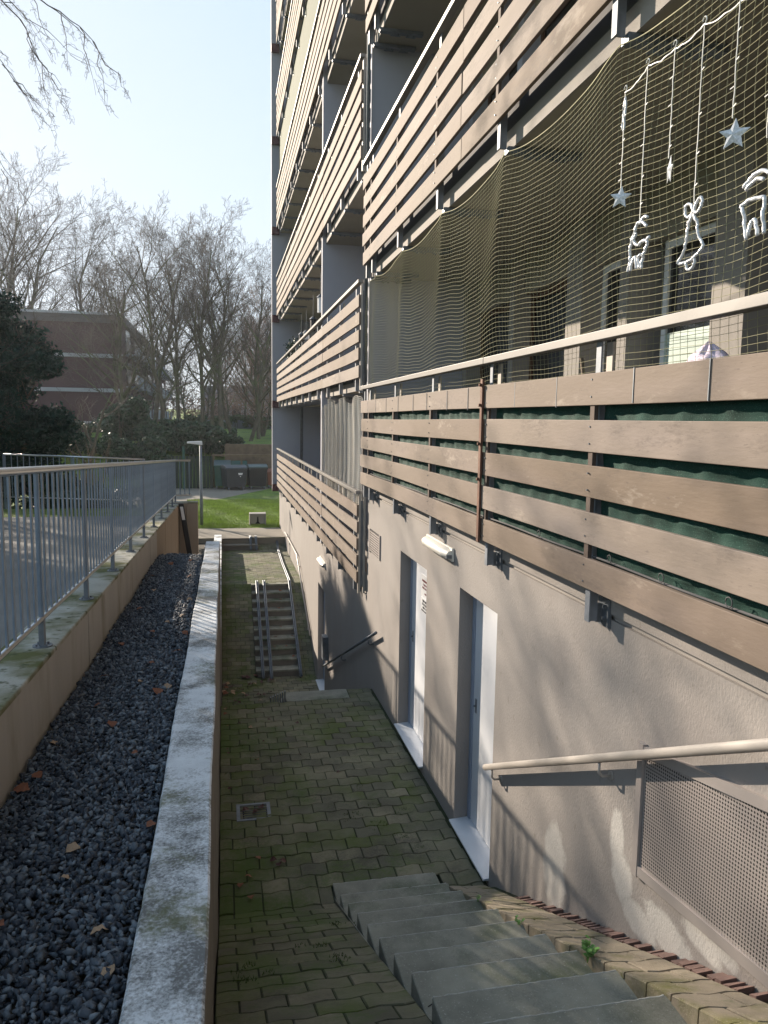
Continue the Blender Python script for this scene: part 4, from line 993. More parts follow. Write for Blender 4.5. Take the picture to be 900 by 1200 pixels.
GL = [(-0.90, 3.55, 0, .075), (-0.87, 3.7, 0, .06), (-0.88, 4.1, 1, .055), (-0.62, 4.35, 0, .065), (-0.42, 4.9, 0, .08), (-0.36, 5.0, 1, .06), (-0.55, 5.15, 1, .04), (-0.80, 5.3, 0, .07),
      (-0.35, 5.9, 0, .07), (-0.60, 6.6, 0, .055), (-0.50, 6.95, 1, .05), (-0.33, 6.5, 0, .07), (-0.38, 7.2, 1, .06), (-0.35, 8.0, 1, .06), (-0.80, 7.6, 0, .06), (-0.75, 8.6, 1, .06), (-0.62, 9.2, 0, .07), (-0.40, 9.5, 0, .08),
      (-0.86, 9.6, 0, .07), (-0.80, 6.2, 0, .06), (-0.58, 2.95, 1, .065), (-0.57, 2.75, 1, .04), (-0.40, 2.4, 1, .06), (-0.50, 1.98, 2, .05), (-0.66, 2.2, 0, .04), (-0.72, 2.5, 0, .045), (-0.88, 2.95, 2, .06),
      (-0.30, 3.1, 0, .05), (-0.45, 3.9, 0, .035), (-0.75, 4.7, 0, .045), (-0.52, 5.6, 0, .05), (-0.70, 10.6, 0, .09), (-0.45, 10.9, 0, .07), (-0.34, 2.2, 1, .05), (-0.62, 1.85, 0, .05)]
for (x, y, k, s) in GL:
    put_leaf(k, x, y, zg(y) + 0.018, s, ['curled reddish brown dry leaf on the dark slate gravel', 'pale buff dry leaf on the dark slate gravel', 'dark wine red wet leaf on the slate gravel'][k], ['brown leaves on the gravel', 'pale leaves on the gravel', 'dark leaves on the gravel'][k])
for i in range(30):
    put_leaf(rnd.choice([0, 1, 2, 2]), 0.0 + rnd.random() ** 2.2 * 1.7, rnd.uniform(5.4, 9.3), -3.50, rnd.uniform(.03, .06), 'small dry leaf lying on the mossy path pavers', 'leaves on the mossy path')
for i in range(34):
    put_leaf(rnd.choice([0, 2, 2, 1]), PX0 + rnd.random() ** 1.8 * 1.0 + 0.03, rnd.uniform(14.6, 16.4), -5.47, rnd.uniform(.07, .14), 'dead leaf gathered at the foot of the far stairs', 'leaves at the foot of the far stairs')
for i in range(12):
    put_leaf(0, 1.05 + rnd.random() * 0.5, 16.25 + 0.3 * rnd.randint(1, 8), 0, rnd.uniform(.06, .1), 'brown leaf resting on the far stair treads', 'leaves on the far stairs')
    o = [c for c in COL.objects if c.name.startswith('fallen_leaf')][-1]
for o in COL.objects:
    if o.name.startswith('fallen_leaf') and o.get('group') == 'leaves on the far stairs':
        k = int(round((o.location.y - 16.25) / 0.3)); o.location.y = 16.12 + 0.3 * k + 0.12; o.location.z = -5.5 + 0.145 * (k + 1) + 0.015
# damp leaf clump in front of the drain
for (x, y) in ((0.36, 5.75), (0.43, 5.72), (0.40, 5.68), (0.24, 5.8), (0.10, 5.45), (0.16, 5.55), (0.17, 5.28)):
    put_leaf(2 if x > .3 else 0, x, y, zpath(y) + 0.015, .06, 'curled leaf lying in front of the drain cover', 'leaves by the drain')

# drain cover
dr = empty('drain_cover', 'small square drain cover with dead leaves set in the mossy path', 'drain cover', (0.24, 6.6, zpath(6.6)))
mb = MB(); z = 0.004
for (a, c, d, e) in ((-0.15, 0.15, -0.15, -0.12), (-0.15, 0.15, 0.12, 0.15), (-0.15, -0.12, -0.12, 0.12), (0.12, 0.15, -0.12, 0.12)): mb.box(a, c, d, e, -0.02, z)
mb.build('frame', M_steeldark, dr)
mb = MB()
for i in range(6): mb.box(-0.12, 0.12, -0.105 + i * 0.04, -0.09 + i * 0.04, -0.015, 0.001)
mb.build('grating', M_blackp, dr); MB().box(-0.12, 0.12, -0.12, 0.12, -0.02, -0.0155).build('pan', M_dark, dr)
for (dx, dy) in ((-0.07, 0.02), (0.02, -0.03), (0.07, 0.05)):
    put_leaf(2, 0.24 + dx, 6.6 + dy, zpath(6.6) + 0.012, .07, 'curled leaf lying in front of the drain cover', 'leaves by the drain')
# moss cushions / grass tufts in joints
mb = MB(); r = random.Random(8)
def tuft(x, y, z, n, h):
    for _ in range(n):
        a = r.uniform(0, 6.28); l = h * r.uniform(.5, 1.2); dx, dy = math.cos(a) * l * .5, math.sin(a) * l * .5; bx, by = x + r.uniform(-.03, .03), y + r.uniform(-.02, .02); wv = .0022
        mb.add([(bx - wv, by, z), (bx + wv, by, z), (bx + dx, by + dy, z + l)], [(0, 1, 2)])
for (x, y) in ((1.30, 6.15), (1.42, 5.95), (1.36, 6.5), (1.24, 6.9), (1.50, 5.75), (1.10, 6.35), (1.55, 6.35), (0.08, 7.4), (0.12, 8.1), (0.05, 3.6), (0.12, 3.4), (0.7, 4.4), (0.45, 3.9), (0.55, 3.55)):
    zz = zpath(y) if y > 5.34 else zrm(y)
    for _ in range(5): tuft(x + r.uniform(-.07, .07), y + r.uniform(-.07, .07), zz - 0.006, 12, 0.018)
stuff(mb.build('moss', M_mossg), 'bright green moss and grass tufts in the joints of the path pavers', 'moss')
def weed(label, x, y, z, n, s, seed):
    r = random.Random(seed); t = empty('weed', label, 'plant', (x, y, z)); st = MB(); lf = MB()
    for i in range(n):
        a = r.uniform(0, 6.28); h = s * r.uniform(.5, 1.0); q = (math.cos(a) * h * .45, math.sin(a) * h * .45, h); st.tube([(0, 0, -.02), (q[0] * .5, q[1] * .5, h * .6), q], 0.0012, 4)
        for k in range(4):
            b_ = r.uniform(0, 6.28); p = Vector(q) * (0.45 + 0.18 * k); w_ = s * 0.16; d = Vector((math.cos(b_), math.sin(b_), .35)) * s * .3; sd = Vector((-math.sin(b_), math.cos(b_), 0)) * w_
            lf.add([p, p + d * .5 + sd, p + d, p + d * .5 - sd], [(0, 1, 2, 3)])
    st.build('stem', M_weed, t); lf.build('leaves', M_weed, t)
weed('small leafy green weed growing between a near step and the brick kerb', 1.545, 2.86, -2.33, 9, 0.085, 1)
weed('tiny weed sprig in the kerb gap further down the near steps', 1.545, 3.62, -2.70, 5, 0.05, 2)
weed('tiny weed low in the kerb gap close to the near door', 1.55, 4.3, -3.0, 4, 0.035, 3)

# =================================================================== LAWN THINGS
lp = empty('street_lamp', 'slim grey lamp post with flat white head on the lawn', 'lamp post', (-0.74, 27.3, ZUP))
MB().tube([(0, 0, 0), (0, 0, 0.9), (0, 0, 2.78)], [0.055, 0.055, 0.042], 12).build('pole', M_galv, lp, smooth=True)
mb = MB(); mb.add([(-0.46, -0.08, 2.86), (-0.46, 0.08, 2.86), (0.06, 0.09, 2.80), (0.06, -0.09, 2.80), (-0.44, -0.07, 2.92), (-0.44, 0.07, 2.92), (0.05, 0.08, 2.94), (0.05, -0.08, 2.94)], [(0, 1, 2, 3), (7, 6, 5, 4), (0, 4, 5, 1), (1, 5, 6, 2), (2, 6, 7, 3), (3, 7, 4, 0)])
mb.build('lamp_head', M_sign, lp, bevel=0.015)
cbx = empty('concrete_bench', 'low pale concrete block seat with dark centre stain on the lawn', 'seat', (1.19, 27.35, ZUP))
mb = MB(); mb.box(-0.29, 0.29, -0.2, 0.2, 0.34, 0.42); mb.box(-0.29, -0.25, -0.2, 0.2, 0, 0.339); mb.box(0.25, 0.29, -0.2, 0.2, 0, 0.339); mb.box(-0.249, 0.249, -0.15, 0.15, 0.05, 0.339)
mb.build('block', M_fascia, cbx, bevel=0.01)
mb = MB(); mb.prism([(-0.02, 0.30), (0.02, 0.30), (0.035, 0.12), (0.09, 0.055), (-0.09, 0.055), (-0.035, 0.12)], 1, -0.153, -0.1505); mb.build('stain', M_dark, cbx)

def big_bin(label, x, y, w_, d, h, body, lid, ry=0.0, slant=False):
    t = empty('waste_bin', label, 'waste bin', (x, y, ZUP + 0.006)); t.rotation_euler = (0, 0, ry)
    mb = MB(); a, c = w_ / 2, d / 2; k = 0.86
    mb.add([(-a * k, -c * k, .16), (a * k, -c * k, .16), (a * k, c * k, .16), (-a * k, c * k, .16), (-a, -c, h * .86), (a, -c, h * .86), (a, c, h * .86), (-a, c, h * .86)], [(0, 3, 2, 1), (4, 5, 6, 7), (0, 1, 5, 4), (1, 2, 6, 5), (2, 3, 7, 6), (3, 0, 4, 7)])
    mb.build('body', body, t, bevel=0.02)
    mb = MB(); n = 8; V = []
    for i in range(n + 1):
        q = i / n; yy = -c * 1.05 + 2.1 * c * q; zz = h * .865 + h * .14 * (math.sin(math.pi * (0.12 + 0.76 * q)) if not slant else q * 1.2)
        V += [(-a * 1.04, yy, zz), (a * 1.04, yy, zz)]
    V += [(p[0], p[1], h * .862) for p in V]
    m_ = 2 * (n + 1); F = [(2 * i, 2 * i + 1, 2 * i + 3, 2 * i + 2) for i in range(n)] + [(m_ + 2 * i, m_ + 2 * i + 2, 2 * i + 2, 2 * i) for i in range(n)] + [(2 * i + 1, m_ + 2 * i + 1, m_ + 2 * i + 3, 2 * i + 3)[::-1] for i in range(n)] + [(0, m_, m_ + 1, 1), (2 * n, 2 * n + 1, m_ + 2 * n + 1, m_ + 2 * n)]
    mb.add(V, F); mb.build('lid', lid, t)
    MB().box(-a * 1.05, a * 1.05, -c * 1.05, -c * 0.98, h * .80, h * .862).build('rim', body, t)
    for sx in (-1, 1):
        for sy in (-1, 1):
            MB().tube([(sx * a * .7 - .025, sy * c * .7, .09), (sx * a * .7 + .025, sy * c * .7, .09)], 0.09, 12).build('wheel', M_steeldark, t)
    return t
big_bin('dark green bottle bank with sloping pale lid, leftmost of the bins', -0.02, 41.9, 0.85, 0.9, 1.45, M_green, M_lidteal, 0.0, True)
t = big_bin('charcoal four wheeled waste bin with small white sticker in the middle', 0.56, 41.2, 1.12, 1.0, 1.30, M_bin, M_binlid, 0.30)
sk = MB()
for (z0, w_) in ((0.86, .24), (0.80, .2), (0.70, .05)): sk.box(0.20 - w_ / 2, 0.20 + w_ / 2, -0.515, -0.505, z0, z0 + 0.04)
sk.build('sticker', M_sign, t)
big_bin('charcoal four wheeled waste bin with pale closed lid, right of the middle one', 1.78, 41.7, 0.98, 1.0, 1.32, M_blackp, M_lidteal, 0.12)
big_bin('teal lidded container standing behind the middle bins', 0.85, 42.7, 0.9, 0.7, 1.38, M_green, M_green, 0.0, True)
big_bin('small rust brown bin at the right end of the bin row', 2.62, 42.2, 0.5, 0.6, 1.0, M_orange, M_orange, 0.0, True)
# timber and green mesh enclosure left of the bins
en = empty('bin_enclosure', 'dark green slatted enclosure with timber posts left of the bins', 'enclosure', (-1.0, 41.5, ZUP))
mb = MB()
for i in range(12): mb.box(-1.6 + i * .175, -1.6 + i * .175 + .15, -0.02, 0.02, 0.05, 1.75)
mb.build('slat_panel', M_panelg, en)
for x in (-1.0, -0.15): MB().box(x - .06, x + .06, -0.08, -0.02, 0, 2.25).build('green_post', M_green, en)
for x in (0.52, 1.40, 2.0): MB().box(x - .05, x + .05, 0.9, 1.0, 0, 1.7).build('timber_post', M_wood, en)
MB().box(0.45, 3.6, 0.84, 1.06, 1.70, 1.80).build('beam', M_wood, en)
# brick garden wall above the bins
gw = MB(); gw.box(0.12, 2.75, 43.62, 43.95, ZUP, -1.40); gwo = tag(gw.build('garden_wall', M_gwall), 'brown brick garden wall behind the bins with sunny grass on top', 'wall')

# =================================================================== BACKGROUND BUILDING
hb = empty('apartment_block', 'dark red brick block with pale horizontal bands, seen behind the trees', 'building')
BX, BY = -8.35, 70.0
MB().box(-40, BX - 1.4, BY, BY + 11, -3.2, 8.0).build('wall', M_farbrick, hb); MB().box(BX - 1.4, BX, BY, BY + 52, -3.2, 7.99).build('wall', M_farbrick, hb)
for z in (-0.55, 2.25, 5.15):
    MB().box(-40.1, BX + 0.05, BY - 0.12, BY + 0.2, z - 0.16, z + 0.16).build('band', M_farband, hb)
MB().box(-40.2, BX - 1.41, BY - 0.2, BY + 11.2, 7.9, 8.55).build('roof', M_roof, hb); MB().box(BX - 1.4, BX + 0.25, BY - 0.2, BY + 52.2, 7.9, 8.55).build('roof', M_roof, hb)
MB().box(-40.25, BX + 0.3, BY - 0.25, BY + 0.5, 8.551, 8.74).build('roof_edge', M_farband, hb)
for k in range(4):
    for j in range(7):
        y = BY + 2.5 + j * 7
        s = MB(); s.box(BX + 0.01, BX + 1.1, y, y + 4.4, -3 + 2.8 * k, -2.85 + 2.8 * k); s.box(BX + 1.05, BX + 1.12, y, y + 4.4, -2.85 + 2.8 * k, -1.95 + 2.8 * k)
        w_ = s.build('balcony', M_farpale, hb)
        MB().box(BX - 0.02, BX + 0.03, y + 0.3, y + 4.0, -2.8 + 2.8 * k, -0.7 + 2.8 * k).build('window', M_pane, w_)
# far pale house and long low building across the background
fl2 = empty('long_house', 'long low pale building on the horizon behind the tree trunks', 'building')
MB().box(-3.0, 26, 128, 138, -1, 3.1).build('wall', M_farpale, fl2); MB().prism([(127.4, 3.1), (138.6, 3.1), (133, 5.4)], 0, -3.4, 26.4).build('roof', M_roof, fl2)
for i in range(9): MB().box(-1.5 + i * 3, 0.0 + i * 3, 127.94, 128.03, 0.6, 2.0).build('window', M_pane, fl2)
lb = MB(); lb.box(-4, 30, 84.0, 84.3, -1.3, -0.15); tag(lb.build('low_wall', M_farpale), 'long low grey wall across the far end of the sunlit lawn', 'wall')

# =================================================================== TREES
def grow(seed, H, r0, spread=0.9, forks=None, lean=(0, 0), nlimb=11, start=0.22, up=0.55, dens=1.0, levels=4, droop=0.0, stems=1):
    """returns (trunk lines, twig lines): lists of (points, radii)"""
    rs = random.Random(seed); big = []; small = []
    def branch(p, d, L, r, lev):
        n = 5 if lev < 2 else 4 if lev == 2 else 3
        P = [p.copy()]; RR = [r]; q = p.copy(); dd = d.copy()
        for i in range(n):
            dd = (dd + Vector((rs.gauss(0, .13), rs.gauss(0, .13), rs.gauss(0, .10) + (up * 0.16 if lev < 3 else 0.02) - droop * (0.2 if lev > 1 else 0.05)))).normalized()
            q = q + dd * (L / n); P.append(q.copy()); RR.append(max(0.0055, r * (1 - 0.82 * (i + 1) / n)))
        (big if r > 0.035 else small).append((P, RR))
        if lev >= levels: return
        m = int({0: nlimb, 1: 7, 2: 6, 3: 5}.get(lev, 3) * dens)
        for k in range(m):
            t = (start if lev == 0 else 0.2) + (1 - (start if lev == 0 else 0.2)) * (k + rs.random()) / m
            t = min(t, 0.99); i = min(int(t * n), n - 1); f = t * n - i; bp = P[i].lerp(P[i + 1], f); br = RR[i] + (RR[i + 1] - RR[i]) * f
            ax = (P[i + 1] - P[i]).normalized(); a = rs.uniform(0, 6.28); o = ax.orthogonal().normalized(); o.rotate(Matrix.Rotation(a, 3, ax))
            nd = (ax * (0.55 + 0.2 * t) + o * spread * rs.uniform(.5, 1.05) + Vector((0, 0, up * 0.35))).normalized()
            ln = L * rs.uniform(.38, .6) * (1.15 - 0.65 * t) if lev == 0 else L * rs.uniform(.35, .62) * (1.1 - .5 * t)
            branch(bp, nd, ln, max(0.0065, min(br * 0.62, r * 0.5)), lev + 1)
    for s in range(stems):
        d0 = Vector((lean[0] + (rs.uniform(-.28, .28) if stems > 1 else 0), lean[1] + (rs.uniform(-.28, .28) if stems > 1 else 0), 1)).normalized()
        branch(Vector((rs.uniform(-.2, .2) * (stems > 1), rs.uniform(-.2, .2) * (stems > 1), -0.3)), d0, H * (1 if s == 0 else rs.uniform(.7, .95)), r0 * (1 if stems == 1 else .7), 0)
    return big, small
def lines_mesh(name, L, m, parent, sides):
    Vs = []; Fs = []; n0 = 0
    for P, RR in L:
        P = np.array([tuple(p) for p in P]); rr = np.array(RR)[:, None]; n = len(P)
        t = np.gradient(P, axis=0); t /= np.linalg.norm(t, axis=1)[:, None] + 1e-9
        ref = np.array([0.31, 0.95, 0.05]); a = np.cross(t, ref); a /= np.linalg.norm(a, axis=1)[:, None] + 1e-9; c = np.cross(t, a)
        ring = [P + rr * (math.cos(q) * a + math.sin(q) * c) for q in [2 * math.pi * k / sides for k in range(sides)]]
        Vs.append(np.stack(ring, 1).reshape(-1, 3)); i = np.arange(n - 1)[:, None] * sides
        for k in range(sides):
            k2 = (k + 1) % sides; Fs.append(np.concatenate([i + k, i + k2, i + sides + k2, i + sides + k], 1) + n0)
        n0 += n * sides
    return rawmesh(name, np.concatenate(Vs), np.concatenate(Fs), m, parent, smooth=True)
def tree_proto(label, loc, twig=M_twig, **kw):
    t = empty('bare_tree', label, 'tree', loc)
    big, small = grow(**kw)
    lines_mesh('trunk', big, M_bark, t, 7); lines_mesh('crown', small, twig, t, 3)
    return t
def gz(x, y): return ground_h(x, y)
def tree_copy(src, label, x, y, s=1.0, rot=0.0, group=None, sz=None):
    c = copy_tree(src); c.location = (x, y, gz(x, y)); c.rotation_euler = (0, 0, rot); c.scale = (s, s, sz or s); c['label'] = label
    if group: c['group'] = group
    elif 'group' in c: del c['group']
    return c
tA = tree_proto('broad forked bare tree in front of the brick block corner', (-6.3, 55, gz(-6.3, 55)), seed=11, H=12.3, r0=0.24, spread=1.0, nlimb=13, start=0.16, stems=2, up=0.22)
tB = tree_proto('bare tree with pale mossy trunk, second from the brick block', (-4.2, 56, gz(-4.2, 56)), seed=5, H=13.2, r0=0.19, spread=0.75, nlimb=16, start=0.2, up=0.25)
tC = tree_proto('tall straight bare tree behind the lamp post', (-1.5, 58, gz(-1.5, 58)), seed=23, H=13.8, r0=0.19, spread=0.8, nlimb=18, start=0.24, up=0.35)
tD = tree_proto('slender leaning bare tree forking high above the bins', (0.0, 57, gz(0, 57)), seed=31, H=13.4, r0=0.2, spread=0.75, lean=(0.09, 0), nlimb=16, start=0.28, up=0.4)
tree_copy(tC, 'thin bare tree close to the left of the leaning one', -0.75, 60, 0.9, 2.1)
tree_copy(tB, 'bare tree with twiggy low branches right above the bins', 1.85, 54, 0.82, 1.2)
big, small = grow(seed=71, H=11, r0=0.16, spread=1.0, nlimb=14, start=0.1, stems=3)
tree_copy(tA, 'forked bare tree behind the brick block corner, crown over its roof', -11.6, 85, 1.4, 2.7)
tree_copy(tD, 'thin bare tree just right of the brick block corner', -5.2, 62, 1.05, 5.0)
tree_copy(tC, 'bare tree between the mossy trunk and the tall straight one', -3.1, 60, 0.98, 3.6)
tree_copy(tB, 'bare tree with a wide crown behind the leaning one', 0.9, 66, 1.1, 4.4)
tree_copy(tC, 'slim bare tree right of the bins, near the tower corner', 2.7, 60, 0.85, 5.4)
tE = empty('bare_tree', 'dense reddish brown bare thicket tree beside the tower corner', 'tree', (4.6, 62, gz(4.6, 62)))
lines_mesh('trunk', big, M_bark, tE, 6); lines_mesh('crown', small, M_twigred, tE, 3)
tree_copy(tE, 'reddish brown bare thicket tree a little left of the tower corner', 3.4, 66, 1.15, 2.0)
tree_copy(tA, 'wide bare tree rising above the brick roof, centre of the left group', -19.5, 88, 1.78, 0.9)
tree_copy(tB, 'bare tree above the yew at the left group edge', -25.0, 86, 1.7, 2.4)
tree_copy(tC, 'narrow bare tree between the two wide ones above the brick roof', -22.3, 90, 1.7, 0.4)
tree_copy(tA, 'bare tree at the far left, partly outside the picture', -28.5, 86, 1.6, 4.0)
tree_copy(tD, 'bare tree standing over the right end of the brick roof', -13.8, 84, 1.35, 3.4)
gfar = 'distant bare trees on the horizon'
for i, (x, y, s) in enumerate([(-7, 80, .8), (-2, 84, .7), (2.5, 86, .75), (6, 82, .8), (-4.5, 98, .8), (0.5, 102, .8), (4.5, 100, .85), (9, 104, .9), (13, 96, .9), (-26, 130, 1.0), (-1, 146, .8), (6, 148, .8), (12, 150, .85), (18, 148, .8), (-9, 150, .8)]):
    tree_copy([tA, tB, tC, tE][i % 4], 'hazy bare tree far away on the horizon', x, y, s, i * 1.3, gfar)
# small bare tree with low whippy shoots in front of the brick block
sm_t = tree_proto('small gnarled bare tree with upright orange shoots before the brick block', (-5.6, 34, ZUP), seed=77, H=5.6, r0=0.12, spread=1.1, nlimb=9, start=0.3, dens=0.8, levels=3)
sh = []
rs = random.Random(9)
for i in range(46):
    a = rs.uniform(0, 6.28); L = rs.uniform(1.3, 2.9); P = [Vector((rs.uniform(-.5, .5), rs.uniform(-.4, .4), 0.2))]
    d = Vector((math.cos(a) * .35, math.sin(a) * .35, 1)).normalized()
    for k in range(4): P.append(P[-1] + d * L / 4 + Vector((rs.gauss(0, .04), rs.gauss(0, .04), 0)))
    sh.append((P, [0.014, .012, .009, .006, .004]))
lines_mesh('shoots', sh, M_twigred, sm_t, 3)
# trees left of the picture: they cast the soft shade on wall and path, branches hang into the top left corner
shade1 = empty('bare_tree', 'big bare tree whose drooping twigs hang into the top left of the picture', 'tree', (-10.5, 12.5, -1.8))
big, small = grow(seed=41, H=14.5, r0=0.30, spread=0.9, nlimb=10, start=0.3, dens=0.85)
lines_mesh('trunk', big, M_bark, shade1, 8); lines_mesh('crown', small, M_twig, shade1, 3)
# hanging boughs (world positions, relative to the tree)
rs = random.Random(12); o0 = Vector((-10.5, 12.5, -1.8)); L2 = []
def bough(P, r, lev=0):
    P = [Vector(p) for p in P]; n = len(P)
    # densify
    Q = []
    for a, c in zip(P[:-1], P[1:]):
        for k in range(3): Q.append(a.lerp(c, k / 3) + Vector((rs.gauss(0, .02), rs.gauss(0, .02), rs.gauss(0, .02))))
    Q.append(P[-1]); L2.append(([q - o0 for q in Q], [max(0.0016, 0.7 * r * (1 - .85 * i / (len(Q) - 1))) for i in range(len(Q))]))
    if lev > 2: return
    m = (9, 4, 2)[lev]
    tot = sum((b_ - a).length for a, b_ in zip(P[:-1], P[1:]))
    for k in range(m):
        t = 0.25 + 0.72 * (k + rs.random()) / m; i = min(int(t * (len(Q) - 1)), len(Q) - 2); b_ = Q[i]; ax = (Q[i + 1] - Q[i]).normalized()
        o_ = ax.orthogonal(); o_.rotate(Matrix.Rotation(rs.uniform(0, 6.28), 3, ax)); d = (ax * .9 + o_.normalized() * rs.uniform(.3, .75) + Vector((0, 0, -.25))).normalized(); ln = min(0.75, tot * rs.uniform(.16, .34))
        bough([b_, b_ + d * ln * .5 + Vector((0, 0, .01)), b_ + d * ln + Vector((0, 0, -.12 * ln))], r * .45, lev + 1)
bough([(-8.5, 12.3, 6.6), (-5.0, 11.5, 6.2), (-3.0, 11, 5.65), (-2.1, 11, 5.15), (-1.72, 11, 4.9), (-1.3, 11, 4.38)], 0.022)
bough([(-3.2, 11, 5.75), (-2.5, 11.1, 5.1), (-1.95, 11, 4.7), (-1.62, 11, 4.38)], 0.010, 1)
bough([(-8.0, 12.2, 6.3), (-4.5, 11.2, 6.0), (-2.95, 10.9, 5.35), (-2.4, 10.9, 4.9), (-2.2, 10.9, 4.4), (-1.95, 10.9, 4.15)], 0.02)
bough([(-8.2, 12.0, 5.5), (-4.5, 11.2, 5.6), (-3.0, 10.9, 4.9), (-2.6, 10.9, 4.3), (-2.3, 10.9, 3.8)], 0.018)
bough([(-8.2, 12.0, 4.8), (-4.4, 11.2, 4.6), (-3.1, 10.9, 3.9), (-2.75, 10.9, 3.3), (-2.45, 10.9, 2.7)], 0.016)
bough([(-8.6, 12.0, 4.2), (-4.6, 11.2, 4.1), (-3.2, 10.9, 3.4), (-2.85, 10.9, 2.7), (-2.7, 10.9, 2.2)], 0.014)
lines_mesh('hanging_boughs', L2, M_twig, shade1, 4)
sh2 = tree_copy(tA, 'bare park tree beyond the ramp, outside the left picture edge', -10.5, 25.0, 0.85, 2.2)
sh3 = tree_copy(tB, 'second bare park tree beyond the ramp, outside the left picture edge', -13.5, 30.0, 0.85, 0.4)
tree_copy(tA, 'third bare park tree left of the ramp, outside the picture', -7.6, 17.2, 0.62, 5.2)
tree_copy(tD, 'slim bare park tree left of the ramp, outside the picture', -11.5, 20.0, 0.8, 1.0)
tree_copy(tB, 'bare park tree beyond the yew, outside the left picture edge', -17.0, 36.0, 0.9, 3.0)

# ---- evergreen foliage
def foliage(name, blobs, n, s0, s1, m, parent, seed, flat=0.5, shell=0.55):
    """leaf quads through the volume of ellipsoid blobs (cx,cy,cz,rx,ry,rz)"""
    rs = np.random.RandomState(seed); B = np.array(blobs, float); vol = B[:, 3] * B[:, 4] * B[:, 5]; k = rs.choice(len(B), n, p=vol / vol.sum())
    d = rs.normal(size=(n, 3)); d /= np.linalg.norm(d, axis=1)[:, None]; rad = (shell + (1 - shell) * rs.uniform(0, 1, n) ** 0.6)
    wob = 1 + 0.16 * np.sin(d[:, 0] * 7 + k) * np.sin(d[:, 2] * 9 + 2 * k) + 0.1 * rs.normal(size=n)
    C = B[k, :3] + d * B[k, 3:6] * (rad * wob)[:, None]
    u = rs.normal(size=(n, 3)); u /= np.linalg.norm(u, axis=1)[:, None]; v = np.cross(u, rs.normal(size=(n, 3))); v /= np.linalg.norm(v, axis=1)[:, None]
    s = rs.uniform(s0, s1, n)[:, None]; V = np.stack([C - u * s, C + v * s * flat, C + u * s, C - v * s * flat], 1).reshape(-1, 3)
    F = np.arange(n * 4).reshape(n, 4); return rawmesh(name, V, F, m, parent)
yew = empty('yew_tree', 'large dark evergreen yew at the left edge behind the fence', 'tree', (-7.35, 26.5, ground_h(-7.35, 26.5)))
rs = random.Random(3); bl = []
for i in range(80):
    a = rs.uniform(0, 6.28); zz = rs.uniform(0.9, 7.2); rr = (2.9 * (1 - ((zz - 2.6) / 5.3) ** 2) if zz > 2.6 else 2.9 * (0.72 + .28 * zz / 2.6)); q = rr * rs.uniform(.35, .95)
    bl.append((math.cos(a) * q, math.sin(a) * q, zz, rs.uniform(.5, 1.0), rs.uniform(.5, 1.0), rs.uniform(.35, .7)))
foliage('crown', bl, 60000, 0.05, 0.13, M_yew, yew, 1, 0.35, 0.35)
big, small = grow(seed=4, H=6.5, r0=0.28, spread=1.0, nlimb=16, start=0.1, levels=2); lines_mesh('trunk', big + small, M_bark, yew, 6)
def shrub(label, x, y, w_, d, h, n, m, seed, s0=.05, s1=.10, group=None, name='evergreen_shrub'):
    t = empty(name, label, 'shrub', (x, y, ground_h(x, y)), group); rs = random.Random(seed); bl = []
    for i in range(int(10 + w_ * d * 3)):
        zz = rs.uniform(.15, .9) * h; bl.append((rs.uniform(-.42, .42) * w_, rs.uniform(-.4, .4) * d, zz * (1 - .15 * rs.random()), rs.uniform(.3, .6) * min(1, h / 1.8), rs.uniform(.3, .6), rs.uniform(.25, .45) * min(1, h / 1.8)))
    foliage('foliage', bl, n, s0, s1, m, t, seed, .55, .3)
    st = []
    for i in range(10):
        p = Vector((rs.uniform(-.3, .3) * w_, rs.uniform(-.3, .3) * d, -.1)); st.append(([p, p + Vector((rs.uniform(-.2, .2), rs.uniform(-.2, .2), h * .4)), p + Vector((rs.uniform(-.4, .4), rs.uniform(-.3, .3), h * .85))], [.03, .02, .008]))
    lines_mesh('stem', st, M_bark, t, 4)
shrub('dark glossy rhododendron left of the lamp post behind the fence', -3.4, 46.5, 3.2, 2.0, 1.6, 11000, M_shrub, 5)
shrub('tall dark shrub before the trunk of the forked tree', -5.7, 48, 2.8, 2.0, 2.9, 11000, M_shrub, 6, .06, .12)
shrub('dark shrub between the lamp head and the bins', -1.2, 46.2, 3.2, 2.0, 1.5, 12000, M_shrub, 7, .06, .12)
shrub('dark shrub hanging over the left end of the brick garden wall', 0.3, 45.2, 1.6, 1.6, 1.0, 4500, M_shrub, 8)
shrub('broad dark shrub right of the yew, below the small gnarled tree', -8.2, 46, 4.4, 2.0, 2.2, 10000, M_shrub, 9, .06, .12)
shrub('dark laurel mass filling the gap left of the bins behind the fence', -4.7, 43.6, 3.6, 1.8, 2.4, 11000, M_shrub, 31, .06, .11)
shrub('pale leafed hedge bush at the foot of the yew', -6.9, 24.8, 3.6, 1.4, 1.5, 9000, M_hedge, 10, .04, .08)
shrub('dark low hedge seen through the fence bars', -3.6, 25.2, 5.0, 1.2, 1.6, 9000, M_shrub, 14, .04, .08)
shrub('green hedge below the cross fence at the far end of the ramp', -7.5, 20.6, 6.0, 1.2, 0.9, 8000, M_hedge, 15, .03, .07)
shrub('dark hedge at the far edge of the lawn under the distant wall', 4.0, 82.8, 18, 1.4, 1.6, 9000, M_hedge, 11, .10, .2)
shrub('dark shrub beside the right end of the garden wall', 3.3, 44.6, 1.5, 1.4, 1.6, 5000, M_hedge, 12)
shrub('dark undergrowth at the foot of the tall bare trees', -3.0, 52, 7.0, 2.5, 1.5, 9000, M_shrub, 13, .08, .15)
hgd = empty('sun_block_hedge', 'tall unseen hedge left of the ramp, added to block the low sun', 'hedge', (-6.9, 14.0, ground_h(-6.9, 14.0)))  # added out of view to keep low sun off gravel and near white wall
